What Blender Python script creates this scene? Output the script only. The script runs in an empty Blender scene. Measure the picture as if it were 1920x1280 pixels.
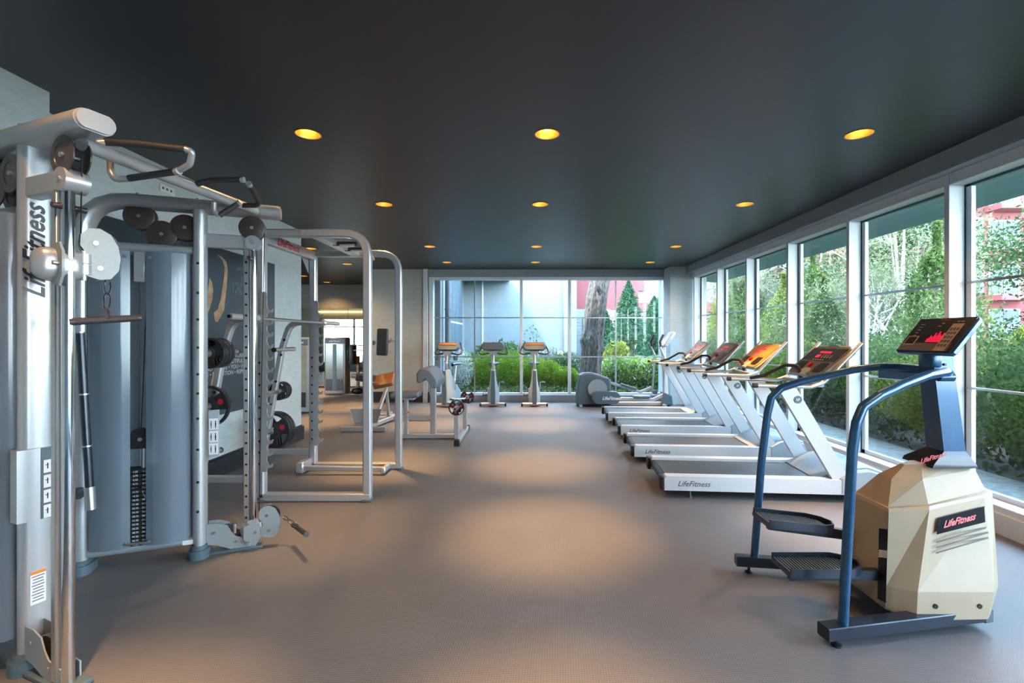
import bpy, bmesh, math, random
from mathutils import Vector, Matrix
from mathutils.geometry import tessellate_polygon
R = math.radians
PI = math.pi
S = bpy.context.scene
COL = S.collection
CAMH = 1.5
F = 900.0
# ------------------------------------------------------------------ camera
cam_data = bpy.data.cameras.new('camera')
cam = bpy.data.objects.new('camera', cam_data)
COL.objects.link(cam)
cam.location = (0, 0, CAMH)
cam.rotation_euler = (PI / 2, 0, 0)
cam_data.sensor_fit = 'HORIZONTAL'
cam_data.sensor_width = 36
cam_data.lens = 36 * F / 1920
cam_data.shift_x = -(990 - 960) / 1920
cam_data.shift_y = -(640 - 632) / 1920
cam_data.clip_start = 0.05
cam_data.clip_end = 300
S.camera = cam
# ------------------------------------------------------------------ world, sun, exposure
S.view_settings.view_transform = 'Standard'
S.view_settings.look = 'None'
S.view_settings.gamma = 1
S.view_settings.use_curve_mapping = False
S.view_settings.exposure = 0.5
w = bpy.data.worlds.new('sky')
S.world = w
w.use_nodes = True
nt = w.node_tree
nt.nodes.clear()
o_ = nt.nodes.new('ShaderNodeOutputWorld')
bg = nt.nodes.new('ShaderNodeBackground')
tc = nt.nodes.new('ShaderNodeTexCoord')
sp = nt.nodes.new('ShaderNodeSeparateXYZ')
cr = nt.nodes.new('ShaderNodeValToRGB')
nt.links.new(tc.outputs['Generated'], sp.inputs[0])
nt.links.new(sp.outputs['Z'], cr.inputs[0])
cr.color_ramp.elements[0].position = 0.0
cr.color_ramp.elements[0].color = (0.78, 0.90, 1.0, 1)
cr.color_ramp.elements[1].position = 0.6
cr.color_ramp.elements[1].color = (0.42, 0.68, 1.0, 1)
nt.links.new(cr.outputs[0], bg.inputs[0])
bg.inputs[1].default_value = 16.0
nt.links.new(bg.outputs[0], o_.inputs[0])
sun_d = bpy.data.lights.new('sun', 'SUN')
sun = bpy.data.objects.new('sun', sun_d)
COL.objects.link(sun)
sun_d.energy = 7.0
sun_d.color = (1.0, 0.93, 0.80)
sun_d.angle = R(6)
sun.rotation_euler = Vector((0.50, 0.45, -0.85)).to_track_quat('-Z', 'Y').to_euler()
LAMP_W = 300.0
LAMP_COL = (1.0, 0.54, 0.22)
S.cycles.max_bounces = 7
S.cycles.diffuse_bounces = 4
S.cycles.glossy_bounces = 3
S.cycles.transmission_bounces = 2
S.cycles.transparent_max_bounces = 10
S.cycles.sample_clamp_indirect = 4.0
S.cycles.caustics_reflective = False
S.cycles.caustics_refractive = False

# ------------------------------------------------------------------ pixel helpers (1920x1280)
def at(px, py, D):
    return Vector(((px - 990) * D / F, D, CAMH - (py - 632) * D / F))
def at_x(px, py, X):
    return at(px, py, X * F / (px - 990))
def V(*a):
    return Vector(a)

# ------------------------------------------------------------------ mesh builder
def fillet_path(pts, rad, n=5):
    pts = [Vector(p) for p in pts]
    if rad <= 0 or len(pts) < 3:
        return pts
    out = [pts[0]]
    for i in range(1, len(pts) - 1):
        p, a, b = pts[i], pts[i - 1], pts[i + 1]
        u, v = (a - p), (b - p)
        lu, lv = u.length, v.length
        u.normalize(); v.normalize()
        ang = u.angle(v, PI)
        if ang > R(172):
            out.append(p); continue
        t = min(rad / math.tan(ang / 2), lu * 0.48, lv * 0.48)
        p0, p1 = p + u * t, p + v * t
        for k in range(n + 1):
            s = k / n
            out.append(p0 * (1 - s) ** 2 + p * 2 * s * (1 - s) + p1 * s ** 2)
    out.append(pts[-1])
    return out

class MB:
    def __init__(s):
        s.v = []; s.f = []; s.m = []; s.M = Matrix.Identity(4); s.mi = 0; s.p = []
    def add(s, vs, fs, mi=None):
        o = len(s.v)
        s.p.append((o, len(s.f)))
        M = s.M
        s.v.extend([tuple(M @ Vector(p)) for p in vs])
        for f in fs:
            s.f.append(tuple(i + o for i in f))
            s.m.append(s.mi if mi is None else mi)
        return s
    def box(s, c, size, rot=None, bev=0.0, mi=None, seg=1):
        bm = bmesh.new()
        bmesh.ops.create_cube(bm, size=1)
        for q in bm.verts:
            q.co = Vector((q.co.x * size[0], q.co.y * size[1], q.co.z * size[2]))
        if bev > 0:
            bmesh.ops.bevel(bm, geom=bm.edges[:], offset=min(bev, min(size) * 0.45), segments=seg, affect='EDGES', profile=0.5)
        bm.verts.index_update()
        rm = rot if rot is not None else Matrix.Identity(3)
        c = Vector(c)
        vs = [rm @ q.co + c for q in bm.verts]
        fs = [[q.index for q in f.verts] for f in bm.faces]
        bm.free()
        return s.add(vs, fs, mi)
    def bb(s, x0, x1, y0, y1, z0, z1, bev=0.0, mi=None):
        return s.box(((x0 + x1) / 2, (y0 + y1) / 2, (z0 + z1) / 2), (abs(x1 - x0), abs(y1 - y0), abs(z1 - z0)), None, bev, mi)
    def sweep(s, sec, path, up=None, closed=False, caps=True, mi=None, scales=None):
        P = [Vector(p) for p in path]
        n = len(P); k = len(sec)
        vs = []; prev = None
        for i in range(n):
            if closed:
                t = (P[(i + 1) % n] - P[i - 1])
            elif i == 0:
                t = P[1] - P[0]
            elif i == n - 1:
                t = P[-1] - P[-2]
            else:
                t = (P[i + 1] - P[i]).normalized() + (P[i] - P[i - 1]).normalized()
            if t.length < 1e-9:
                t = Vector((0, 0, 1))
            t.normalize()
            if up is not None:
                a = Vector(up) - t * t.dot(Vector(up))
                if a.length < 1e-4:
                    a = t.orthogonal()
                a.normalize()
            else:
                if prev is None:
                    a = t.orthogonal().normalized()
                else:
                    a = prev - t * t.dot(prev)
                    if a.length < 1e-6:
                        a = t.orthogonal()
                    a.normalize()
                prev = a
            b = t.cross(a)
            sc = scales[i] if scales else 1.0
            for (x, y) in sec:
                vs.append(P[i] + b * x * sc + a * y * sc)
        fs = []
        for i in range(n if closed else n - 1):
            j = (i + 1) % n
            for q in range(k):
                r = (q + 1) % k
                fs.append((i * k + q, i * k + r, j * k + r, j * k + q))
        if caps and not closed:
            fs.append(tuple(reversed(range(k))))
            fs.append(tuple((n - 1) * k + q for q in range(k)))
        return s.add(vs, fs, mi)
    def tube(s, pts, r, n=12, fil=0.0, closed=False, mi=None, fn=5, scales=None):
        sec = [(r * math.cos(2 * PI * i / n), r * math.sin(2 * PI * i / n)) for i in range(n)]
        return s.sweep(sec, fillet_path(pts, fil, fn), None, closed, True, mi, scales)
    def rtube(s, pts, wd, ht, up=(0, 0, 1), fil=0.0, bev=0.008, mi=None, fn=6):
        a, b = wd / 2, ht / 2
        c = min(bev, a * .45, b * .45)
        sec = [(-a + c, -b), (a - c, -b), (a, -b + c), (a, b - c), (a - c, b), (-a + c, b), (-a, b - c), (-a, -b + c)]
        return s.sweep(sec, fillet_path(pts, fil, fn), up, False, True, mi)
    def oval(s, pts, wd, ht, up, n=18, fil=0.0, mi=None):
        # stadium section: long axis wd along b, short ht along up
        sec = []
        r = min(wd, ht) / 2; L = abs(wd - ht) / 2
        for i in range(n):
            t = 2 * PI * i / n
            x, y = r * math.cos(t), r * math.sin(t)
            if wd > ht:
                x += L if math.cos(t) > 0 else -L
            else:
                y += L if math.sin(t) > 0 else -L
            sec.append((x, y))
        return s.sweep(sec, fillet_path(pts, fil), up, False, True, mi)
    def cyl(s, p0, p1, r, r2=None, n=20, mi=None):
        p0, p1 = Vector(p0), Vector(p1)
        r2 = r if r2 is None else r2
        t = (p1 - p0).normalized(); a = t.orthogonal().normalized(); b = t.cross(a)
        vs = []
        for p, q in ((p0, r), (p1, r2)):
            for i in range(n):
                g = 2 * PI * i / n
                vs.append(p + a * q * math.cos(g) + b * q * math.sin(g))
        fs = [(i, (i + 1) % n, n + (i + 1) % n, n + i) for i in range(n)]
        fs.append(tuple(reversed(range(n)))); fs.append(tuple(range(n, 2 * n)))
        return s.add(vs, fs, mi)
    def lathe(s, prof, c, axis=(0, 0, 1), n=24, mi=None, cap=True):
        c = Vector(c); t = Vector(axis).normalized(); a = t.orthogonal().normalized(); b = t.cross(a)
        vs = []; k = len(prof)
        for (r, h) in prof:
            for i in range(n):
                g = 2 * PI * i / n
                vs.append(c + t * h + a * r * math.cos(g) + b * r * math.sin(g))
        fs = []
        for j in range(k - 1):
            for i in range(n):
                q = (i + 1) % n
                fs.append((j * n + i, j * n + q, (j + 1) * n + q, (j + 1) * n + i))
        if cap:
            if prof[0][0] > 1e-5: fs.append(tuple(reversed(range(n))))
            if prof[-1][0] > 1e-5: fs.append(tuple((k - 1) * n + i for i in range(n)))
        return s.add(vs, fs, mi)
    def ball(s, c, r, sc=(1, 1, 1), n=16, mi=None):
        prof = [(math.sin(PI * i / 8) * 1.0, -math.cos(PI * i / 8)) for i in range(9)]
        c = Vector(c); vs = []
        for (q, h) in prof:
            for i in range(n):
                g = 2 * PI * i / n
                vs.append(c + Vector((q * math.cos(g) * r * sc[0], q * math.sin(g) * r * sc[1], h * r * sc[2])))
        fs = []
        for j in range(8):
            for i in range(n):
                k = (i + 1) % n
                fs.append((j * n + i, j * n + k, (j + 1) * n + k, (j + 1) * n + i))
        return s.add(vs, fs, mi)
    def prism(s, poly, o, ex, ey, depth, bev=0.0, mi=None):
        # poly in (ex, ey), extruded along ex x ey by depth, starting at o
        ex, ey, o = Vector(ex).normalized(), Vector(ey).normalized(), Vector(o)
        ez = ex.cross(ey)
        A = sum(poly[i][0] * poly[(i + 1) % len(poly)][1] - poly[(i + 1) % len(poly)][0] * poly[i][1] for i in range(len(poly)))
        if A < 0: poly = list(reversed(poly))
        n = len(poly)
        if bev > 0:
            cx = sum(p[0] for p in poly) / n; cy = sum(p[1] for p in poly) / n
            def inset(p):
                d = math.hypot(p[0] - cx, p[1] - cy)
                k = max(0, (d - bev) / d) if d > 1e-6 else 1
                return (cx + (p[0] - cx) * k, cy + (p[1] - cy) * k)
            rings = [([inset(p) for p in poly], 0), (poly, bev), (poly, depth - bev), ([inset(p) for p in poly], depth)]
        else:
            rings = [(poly, 0), (poly, depth)]
        vs = []
        for pl, z in rings:
            for (x, y) in pl:
                vs.append(o + ex * x + ey * y + ez * z)
        fs = []
        for j in range(len(rings) - 1):
            for i in range(n):
                k = (i + 1) % n
                fs.append((j * n + i, j * n + k, (j + 1) * n + k, (j + 1) * n + i))
        fs.append(tuple(reversed(range(n))))
        fs.append(tuple((len(rings) - 1) * n + i for i in range(n)))
        return s.add(vs, fs, mi)
    def loft(s, rings, cap=True, mi=None):
        n = len(rings[0]); vs = [p for r in rings for p in r]; fs = []
        for j in range(len(rings) - 1):
            for i in range(n):
                k = (i + 1) % n
                fs.append((j * n + i, j * n + k, (j + 1) * n + k, (j + 1) * n + i))
        if cap:
            fs.append(tuple(reversed(range(n)))); fs.append(tuple((len(rings) - 1) * n + i for i in range(n)))
        return s.add(vs, fs, mi)
    def quad(s, a, b, c, d, mi=None):
        return s.add([a, b, c, d], [(0, 1, 2, 3)], mi)
    def text(s, txt, c, ex, ey, h, shear=0.0, depth=0.0, mi=None, bold=0.0, wide=1.0):
        vs, fs = glyphs(txt, shear, bold)
        ex, ey = Vector(ex).normalized(), Vector(ey).normalized()
        c = Vector(c)
        return s.add([c + ex * (x * h * wide) + ey * (y * h) for (x, y) in vs], fs, mi)
    def each(s, name, mats, parent=None, flat=False):
        "one object per added shape"
        out = []; P = s.p + [(len(s.v), len(s.f))]
        for (a, c), (b, d) in zip(P[:-1], P[1:]):
            q = MB(); q.v = s.v[a:b]; q.f = [tuple(i - a for i in f) for f in s.f[c:d]]; q.m = s.m[c:d]
            out.append(q.build(name, mats, parent, flat))
        return out
    def build(s, name, mats, parent=None, flat=False):
        me = bpy.data.meshes.new(name)
        inv = INV.get(parent.name) if parent is not None else None
        vs = s.v if inv is None else [tuple(inv @ Vector(p)) for p in s.v]
        me.from_pydata(vs, [], s.f)
        if not isinstance(mats, (list, tuple)): mats = [mats]
        for m in mats: me.materials.append(m)
        if len(mats) > 1:
            me.polygons.foreach_set('material_index', s.m)
        if not flat:
            me.polygons.foreach_set('use_smooth', [True] * len(me.polygons))
            me.update()
            me.set_sharp_from_angle(angle=R(38))
        me.update()
        ob = bpy.data.objects.new(name, me)
        COL.objects.link(ob)
        if parent is not None:
            ob.parent = parent
            INV[ob.name] = inv if inv is not None else Matrix.Identity(4)
        return ob

INV = {}
GL = {}
def glyphs(txt, shear, bold):
    key = (txt, shear, bold)
    if key in GL: return GL[key]
    cu = bpy.data.curves.new('t', 'FONT')
    cu.body = txt; cu.size = 1.0; cu.shear = shear; cu.resolution_u = 2
    cu.align_x = 'CENTER'; cu.align_y = 'CENTER'; cu.offset = bold
    ob = bpy.data.objects.new('t', cu)
    COL.objects.link(ob)
    me = bpy.data.meshes.new_from_object(ob.evaluated_get(bpy.context.evaluated_depsgraph_get()))
    vs = [(v.co.x, v.co.y) for v in me.vertices]
    fs = [tuple(p.vertices) for p in me.polygons]
    bpy.data.objects.remove(ob); bpy.data.curves.remove(cu); bpy.data.meshes.remove(me)
    GL[key] = (vs, fs)
    return GL[key]

def thing(name, label, cat, loc=(0, 0, 0), rz=0.0, group=None):
    o = bpy.data.objects.new(name, None)
    COL.objects.link(o)
    o.empty_display_size = 0.1
    o.location = loc; o.rotation_euler = (0, 0, rz)
    o['label'] = label; o['category'] = cat
    if group: o['group'] = group
    INV[o.name] = (Matrix.Translation(Vector(loc)) @ Matrix.Rotation(rz, 4, 'Z')).inverted()
    return o
def local(o):
    "matrix that takes local coordinates of thing o to the world (for MB.M)"
    return INV[o.name].inverted()
def tag(o, label, cat, group=None, kind=None):
    o['label'] = label; o['category'] = cat
    if group: o['group'] = group
    if kind: o['kind'] = kind
    return o
def struct(name, mb, mats, flat=False, parent=None):
    o = mb.build(name, mats, parent, flat)
    if parent is None: o['kind'] = 'structure'
    return o
def copy_tree(o, loc=None, rz=None, label=None, scale=None, parent=None):
    c = o.copy()
    COL.objects.link(c)
    if parent is not None: c.parent = parent
    if loc is not None: c.location = loc
    if rz is not None: c.rotation_euler = (0, 0, rz)
    if scale is not None: c.scale = scale
    if label: c['label'] = label
    for ch in list(o.children):
        copy_tree(ch, parent=c)
    return c

# ------------------------------------------------------------------ materials
MATS = {}
def mat(name, col, rough=0.5, metal=0.0, nz=0.06, scale=30.0, bump=0.0, spec=0.5, coat=0.0, coatr=0.1, aniso=None):
    m = bpy.data.materials.new(name)
    m.use_nodes = True
    t = m.node_tree; b = t.nodes['Principled BSDF']
    tcn = t.nodes.new('ShaderNodeTexCoord')
    n = t.nodes.new('ShaderNodeTexNoise'); n.inputs['Scale'].default_value = scale; n.inputs['Detail'].default_value = 3
    mp = t.nodes.new('ShaderNodeMapping')
    if aniso: mp.inputs['Scale'].default_value = aniso
    t.links.new(tcn.outputs['Object'], mp.inputs[0]); t.links.new(mp.outputs[0], n.inputs['Vector'])
    r = t.nodes.new('ShaderNodeValToRGB')
    r.color_ramp.elements[0].position = 0.3; r.color_ramp.elements[1].position = 0.7
    r.color_ramp.elements[0].color = (col[0] * (1 - nz), col[1] * (1 - nz), col[2] * (1 - nz), 1)
    r.color_ramp.elements[1].color = (min(1, col[0] * (1 + nz)), min(1, col[1] * (1 + nz)), min(1, col[2] * (1 + nz)), 1)
    t.links.new(n.outputs[0], r.inputs[0]); t.links.new(r.outputs[0], b.inputs['Base Color'])
    b.inputs['Roughness'].default_value = rough
    b.inputs['Metallic'].default_value = metal
    b.inputs['Specular IOR Level'].default_value = spec
    b.inputs['Coat Weight'].default_value = coat
    b.inputs['Coat Roughness'].default_value = coatr
    if bump > 0:
        bp = t.nodes.new('ShaderNodeBump'); bp.inputs['Strength'].default_value = bump; bp.inputs['Distance'].default_value = 0.005
        t.links.new(n.outputs[0], bp.inputs['Height']); t.links.new(bp.outputs[0], b.inputs['Normal'])
    MATS[name] = m
    return m
def emis(name, col, st):
    m = bpy.data.materials.new(name); m.use_nodes = True
    t = m.node_tree; b = t.nodes['Principled BSDF']
    b.inputs['Base Color'].default_value = (*[c * .5 for c in col], 1)
    b.inputs['Emission Color'].default_value = (*col, 1)
    b.inputs['Emission Strength'].default_value = st
    return m
def glassy(name, tint, gloss_fac=0.08, body=None, body_fac=0.0, rough=0.02):
    m = bpy.data.materials.new(name); m.use_nodes = True
    t = m.node_tree; t.nodes.clear()
    out = t.nodes.new('ShaderNodeOutputMaterial')
    tr = t.nodes.new('ShaderNodeBsdfTransparent'); tr.inputs[0].default_value = (*tint, 1)
    gl = t.nodes.new('ShaderNodeBsdfGlossy'); gl.inputs['Roughness'].default_value = rough; gl.inputs[0].default_value = (1, 1, 1, 1)
    lw = t.nodes.new('ShaderNodeLayerWeight'); lw.inputs[0].default_value = 0.5
    pw = t.nodes.new('ShaderNodeMath'); pw.operation = 'POWER'; pw.inputs[1].default_value = 5.0
    t.links.new(lw.outputs['Facing'], pw.inputs[0])
    mul = t.nodes.new('ShaderNodeMath'); mul.operation = 'MULTIPLY_ADD'; mul.inputs[1].default_value = 0.7; mul.inputs[2].default_value = gloss_fac
    mul.use_clamp = True
    t.links.new(pw.outputs[0], mul.inputs[0])
    mx = t.nodes.new('ShaderNodeMixShader')
    t.links.new(mul.outputs[0], mx.inputs[0])
    src = tr
    if body:
        df = t.nodes.new('ShaderNodeBsdfDiffuse'); df.inputs[0].default_value = (*body, 1)
        tl = t.nodes.new('ShaderNodeBsdfTranslucent'); tl.inputs[0].default_value = (*body, 1)
        m0 = t.nodes.new('ShaderNodeMixShader'); m0.inputs[0].default_value = 0.5
        t.links.new(df.outputs[0], m0.inputs[1]); t.links.new(tl.outputs[0], m0.inputs[2])
        m1 = t.nodes.new('ShaderNodeMixShader'); m1.inputs[0].default_value = body_fac
        t.links.new(tr.outputs[0], m1.inputs[1]); t.links.new(m0.outputs[0], m1.inputs[2])
        src = m1
    t.links.new(src.outputs[0], mx.inputs[1]); t.links.new(gl.outputs[0], mx.inputs[2])
    t.links.new(mx.outputs[0], out.inputs[0])
    return m
def plaster(name, col, rough=0.85):
    m = bpy.data.materials.new(name); m.use_nodes = True
    t = m.node_tree; b = t.nodes['Principled BSDF']
    tcn = t.nodes.new('ShaderNodeTexCoord')
    mp = t.nodes.new('ShaderNodeMapping'); mp.inputs['Scale'].default_value = (2, 2, 9)
    t.links.new(tcn.outputs['Object'], mp.inputs[0])
    n = t.nodes.new('ShaderNodeTexNoise'); n.inputs['Scale'].default_value = 3.0; n.inputs['Detail'].default_value = 8; n.inputs['Roughness'].default_value = 0.65
    n2 = t.nodes.new('ShaderNodeTexNoise'); n2.inputs['Scale'].default_value = 90.0
    t.links.new(mp.outputs[0], n.inputs['Vector']); t.links.new(tcn.outputs['Object'], n2.inputs['Vector'])
    r = t.nodes.new('ShaderNodeValToRGB')
    r.color_ramp.elements[0].position = 0.3; r.color_ramp.elements[1].position = 0.75
    r.color_ramp.elements[0].color = (*[c * .88 for c in col], 1); r.color_ramp.elements[1].color = (*[min(1, c * 1.08) for c in col], 1)
    t.links.new(n.outputs[0], r.inputs[0]); t.links.new(r.outputs[0], b.inputs['Base Color'])
    b.inputs['Roughness'].default_value = rough
    bp = t.nodes.new('ShaderNodeBump'); bp.inputs['Strength'].default_value = 0.15; bp.inputs['Distance'].default_value = 0.004
    t.links.new(n2.outputs[0], bp.inputs['Height']); t.links.new(bp.outputs[0], b.inputs['Normal'])
    return m

M_wall = plaster('white_plaster', (0.56, 0.62, 0.62))
M_wallg = plaster('grey_plaster', (0.42, 0.42, 0.38))
M_ceil = mat('dark_ceiling_paint', (0.015, 0.017, 0.025), 0.40, nz=.05, scale=8, spec=.68)
M_frame = mat('white_window_frame', (0.72, 0.78, 0.82), 0.35, nz=.02)
M_lintel = mat('grey_lintel_paint', (0.26, 0.31, 0.32), 0.7, nz=.04)
M_curb = mat('grey_curb_paint', (0.30, 0.36, 0.42), 0.5, nz=.04)
M_base = mat('black_baseboard_rubber', (0.018, 0.022, 0.027), 0.4, nz=.1)
M_gasket = mat('dark_teal_gasket', (0.02, 0.09, 0.11), 0.3, nz=.05)
M_glass = glassy('window_glass', (0.96, 0.985, 0.975), 0.022)
M_mirror = mat('mirror_silver', (0.80, 0.80, 0.70), 0.02, 1.0, nz=.01)
M_silver = mat('silver_powder_coat', (0.52, 0.54, 0.56), 0.32, 0.55, nz=.03, scale=200, coat=.2)
M_alu = mat('brushed_aluminium', (0.62, 0.63, 0.64), 0.28, 0.9, nz=.05, scale=40, aniso=(1, 1, .05))
M_chrome = mat('chrome', (0.75, 0.76, 0.78), 0.08, 1.0, nz=.01)
M_brown = mat('bronze_black_pulley_plastic', (0.05, 0.035, 0.03), 0.35, nz=.1)
M_black = mat('black_plastic', (0.012, 0.013, 0.015), 0.38, nz=.1)
M_rub = mat('black_rubber', (0.02, 0.021, 0.023), 0.6, nz=.15, scale=60)
M_grip = mat('dark_foam_grip', (0.035, 0.033, 0.033), 0.55, nz=.2, scale=150, bump=.3)
M_plate = mat('pale_aluminium_guard', (0.31, 0.35, 0.36), 0.45, 0.2, nz=.03, scale=60)
M_shroud = glassy('frosted_acrylic', (0.62, 0.72, 0.80), 0.04, (0.46, 0.54, 0.62), 0.55, 0.14)
M_matte = mat('matte_black_panel', (0.006, 0.007, 0.010), 0.7, nz=.05, spec=.08)
M_red = mat('red_decal', (0.55, 0.01, 0.02), 0.4, nz=.03)
M_white = mat('white_print', (0.80, 0.80, 0.80), 0.5, nz=.02)
M_ink = mat('black_print', (0.006, 0.006, 0.012), 0.35, nz=.02)
M_slate = mat('slate_blue_plastic', (0.085, 0.125, 0.15), 0.4, nz=.06)
M_pad = mat('grey_vinyl_pad', (0.13, 0.16, 0.19), 0.45, nz=.07, scale=80, bump=.1)
M_padb = mat('black_vinyl_pad', (0.03, 0.03, 0.032), 0.4, nz=.1, scale=80, bump=.1)
M_padbr = mat('tan_brown_vinyl_pad', (0.30, 0.13, 0.05), 0.38, nz=.1, scale=80)
M_twhite = mat('treadmill_white_paint', (0.62, 0.66, 0.68), 0.35, 0.1, nz=.02, coat=.3)
M_tgrey = mat('treadmill_grey_shell', (0.34, 0.40, 0.43), 0.4, nz=.03)
M_belt = mat('treadmill_belt', (0.045, 0.055, 0.062), 0.45, nz=.15, scale=120)
M_console = mat('console_brown_black', (0.035, 0.024, 0.020), 0.25, nz=.1, coat=.5)
M_cons_reflection = mat('console_lamp_reflection', (0.62, 0.27, 0.05), 0.3, nz=.08, coat=.4)  # orange lamp reflection on a glossy console, painted in as base colour
M_cons_grey = mat('console_grey_overlay', (0.16, 0.15, 0.16), 0.25, nz=.08, coat=.5)
M_navy = mat('blue_lit_dark_steel', (0.010, 0.072, 0.17), 0.28, 0.3, nz=.1, coat=.4)  # dark steel, with the blue cast of the light put into its colour
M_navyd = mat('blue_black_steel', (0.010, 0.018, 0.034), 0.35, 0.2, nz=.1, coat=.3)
M_cream = mat('cream_abs_housing', (0.37, 0.30, 0.21), 0.45, nz=.03, scale=12)
M_beige = mat('beige_keypad', (0.42, 0.32, 0.26), 0.4, nz=.05)
M_led = emis('red_led', (0.9, 0.01, 0.05), 0.9)
M_gold = mat('gold_reflector', (0.95, 0.62, 0.16), 0.45, 1.0, nz=.03)
M_bulb = emis('warm_bulb', (1.0, 0.60, 0.20), 26.0)
M_cove = emis('warm_cove_light', (1.0, 0.72, 0.35), 2.5)
M_poster = mat('charcoal_poster', (0.045, 0.062, 0.078), 0.35, nz=.12, scale=3)
M_skin = mat('golden_print', (0.48, 0.30, 0.16), 0.45, nz=.3, scale=9)
M_posttxt = mat('pale_print', (0.45, 0.52, 0.56), 0.5, nz=.05)
M_faint = mat('faint_grey_print', (0.10, 0.13, 0.155), 0.5, nz=.05)
M_orange = mat('orange_warning_print', (0.75, 0.25, 0.02), 0.5, nz=.05)
M_iron = mat('dark_iron_plate', (0.02, 0.024, 0.03), 0.35, nz=.15, scale=60)
M_rim = mat('worn_steel_rim', (0.30, 0.35, 0.40), 0.4, .6, nz=.1)

def floor_mat():
    m = bpy.data.materials.new('ribbed_rubber_floor'); m.use_nodes = True
    t = m.node_tree; b = t.nodes['Principled BSDF']; L = t.links.new
    tcn = t.nodes.new('ShaderNodeTexCoord')
    mp = t.nodes.new('ShaderNodeMapping'); mp.inputs['Rotation'].default_value = (0, 0, R(4))
    L(tcn.outputs['Object'], mp.inputs[0])
    w1 = t.nodes.new('ShaderNodeTexWave'); w1.bands_direction = 'X'; w1.inputs['Scale'].default_value = 26.0; w1.inputs['Distortion'].default_value = 0.0
    w2 = t.nodes.new('ShaderNodeTexWave'); w2.bands_direction = 'Y'; w2.inputs['Scale'].default_value = 26.0; w2.inputs['Distortion'].default_value = 0.0
    L(mp.outputs[0], w1.inputs['Vector']); L(mp.outputs[0], w2.inputs['Vector'])
    ad = t.nodes.new('ShaderNodeMath'); ad.operation = 'MULTIPLY'
    L(w1.outputs['Fac'], ad.inputs[0]); L(w2.outputs['Fac'], ad.inputs[1])
    n = t.nodes.new('ShaderNodeTexNoise'); n.inputs['Scale'].default_value = 1.2; n.inputs['Detail'].default_value = 6
    L(tcn.outputs['Object'], n.inputs['Vector'])
    r = t.nodes.new('ShaderNodeValToRGB')
    r.color_ramp.elements[0].position = .3; r.color_ramp.elements[1].position = .7
    r.color_ramp.elements[0].color = (0.135, 0.137, 0.145, 1); r.color_ramp.elements[1].color = (0.165, 0.167, 0.175, 1)
    L(n.outputs[0], r.inputs[0])
    mx = t.nodes.new('ShaderNodeMix'); mx.data_type = 'RGBA'; mx.blend_type = 'MULTIPLY'; mx.inputs[0].default_value = 0.45
    L(r.outputs[0], mx.inputs[6])
    rr = t.nodes.new('ShaderNodeValToRGB')
    rr.color_ramp.elements[0].position = 0.0; rr.color_ramp.elements[0].color = (1, 1, 1, 1)
    rr.color_ramp.elements[1].position = 0.6; rr.color_ramp.elements[1].color = (.35, .35, .35, 1)
    L(ad.outputs[0], rr.inputs[0]); L(rr.outputs[0], mx.inputs[7])
    L(mx.outputs[2], b.inputs['Base Color'])
    b.inputs['Roughness'].default_value = 0.5
    b.inputs['Specular IOR Level'].default_value = 0.35
    bp = t.nodes.new('ShaderNodeBump'); bp.inputs['Strength'].default_value = .35; bp.inputs['Distance'].default_value = 0.002
    L(ad.outputs[0], bp.inputs['Height']); L(bp.outputs[0], b.inputs['Normal'])
    return m
M_floor = floor_mat()
# ================================================================== THE ROOM
ZC = 3.07
XL, XR = -3.35, 3.5
YB = 11.1
YN = -3.6
# floor (hall and alcove)
mb = MB(); mb.bb(-9.6, 3.9, YN, 14.4, -0.12, 0.0)
struct('floor', mb, M_floor)
# lamp positions
LX = {'l': -1.70, 'm': None, 'r': 2.56}
LY = [3.71, 5.67, 8.31, 10.06]
MX = [0.148, 0.145, 0.148, 0.156]
lamps = []
for i, y in enumerate(LY):
    lamps += [(-1.70, y, 'l', i), (MX[i], y, 'm', i), (2.56, y, 'r', i)]
lamps += [(-3.88, 10.3, 'a', 0), (-5.74, 13.7, 'a', 1), (-3.85, 8.5, 'a', 2), (-5.75, 12.3, 'a', 3)]
lamps += [(-1.70, 1.55, 'n', 0), (0.15, 1.55, 'n', 1), (2.56, 1.55, 'n', 2)]
# ceiling slab with round holes
def ceiling():
    bm = bmesh.new()
    def loop(pts, z):
        vs = [bm.verts.new((x, y, z)) for x, y in pts]
        return [bm.edges.new((vs[i], vs[(i + 1) % len(vs)])) for i in range(len(vs))]
    outer = [(-9.6, YN), (3.95, YN), (3.95, 11.5), (-2.4, 11.5), (-2.4, 14.5), (-9.6, 14.5)]
    ed = loop(outer, ZC)
    for (x, y, *_r) in lamps:
        ed += loop([(x + 0.092 * math.cos(2 * PI * k / 28), y + 0.092 * math.sin(2 * PI * k / 28)) for k in range(28)], ZC)
    bmesh.ops.triangle_fill(bm, edges=ed, use_beauty=True)
    for f in bm.faces:
        if f.normal.z > 0: f.normal_flip()
    me = bpy.data.meshes.new('ceiling'); bm.to_mesh(me); bm.free()
    me.materials.append(M_ceil)
    o = bpy.data.objects.new('ceiling', me); COL.objects.link(o); o['kind'] = 'structure'
ceiling()
mb = MB(); mb.bb(-9.9, -2.31, YN - .3, 14.6, 3.36, 3.55); mb.bb(-2.31, 4.75, YN - .3, 11.6, 3.36, 3.55)
struct('roof', mb, M_lintel)
# left wall with the deeper front pilaster
mb = MB()
mb.bb(XL - .2, XL, YN, 7.09, 0, ZC)
mb.bb(XL, -3.07, YN, 3.08, 0, ZC)
struct('wall_left', mb, M_wall)
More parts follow.
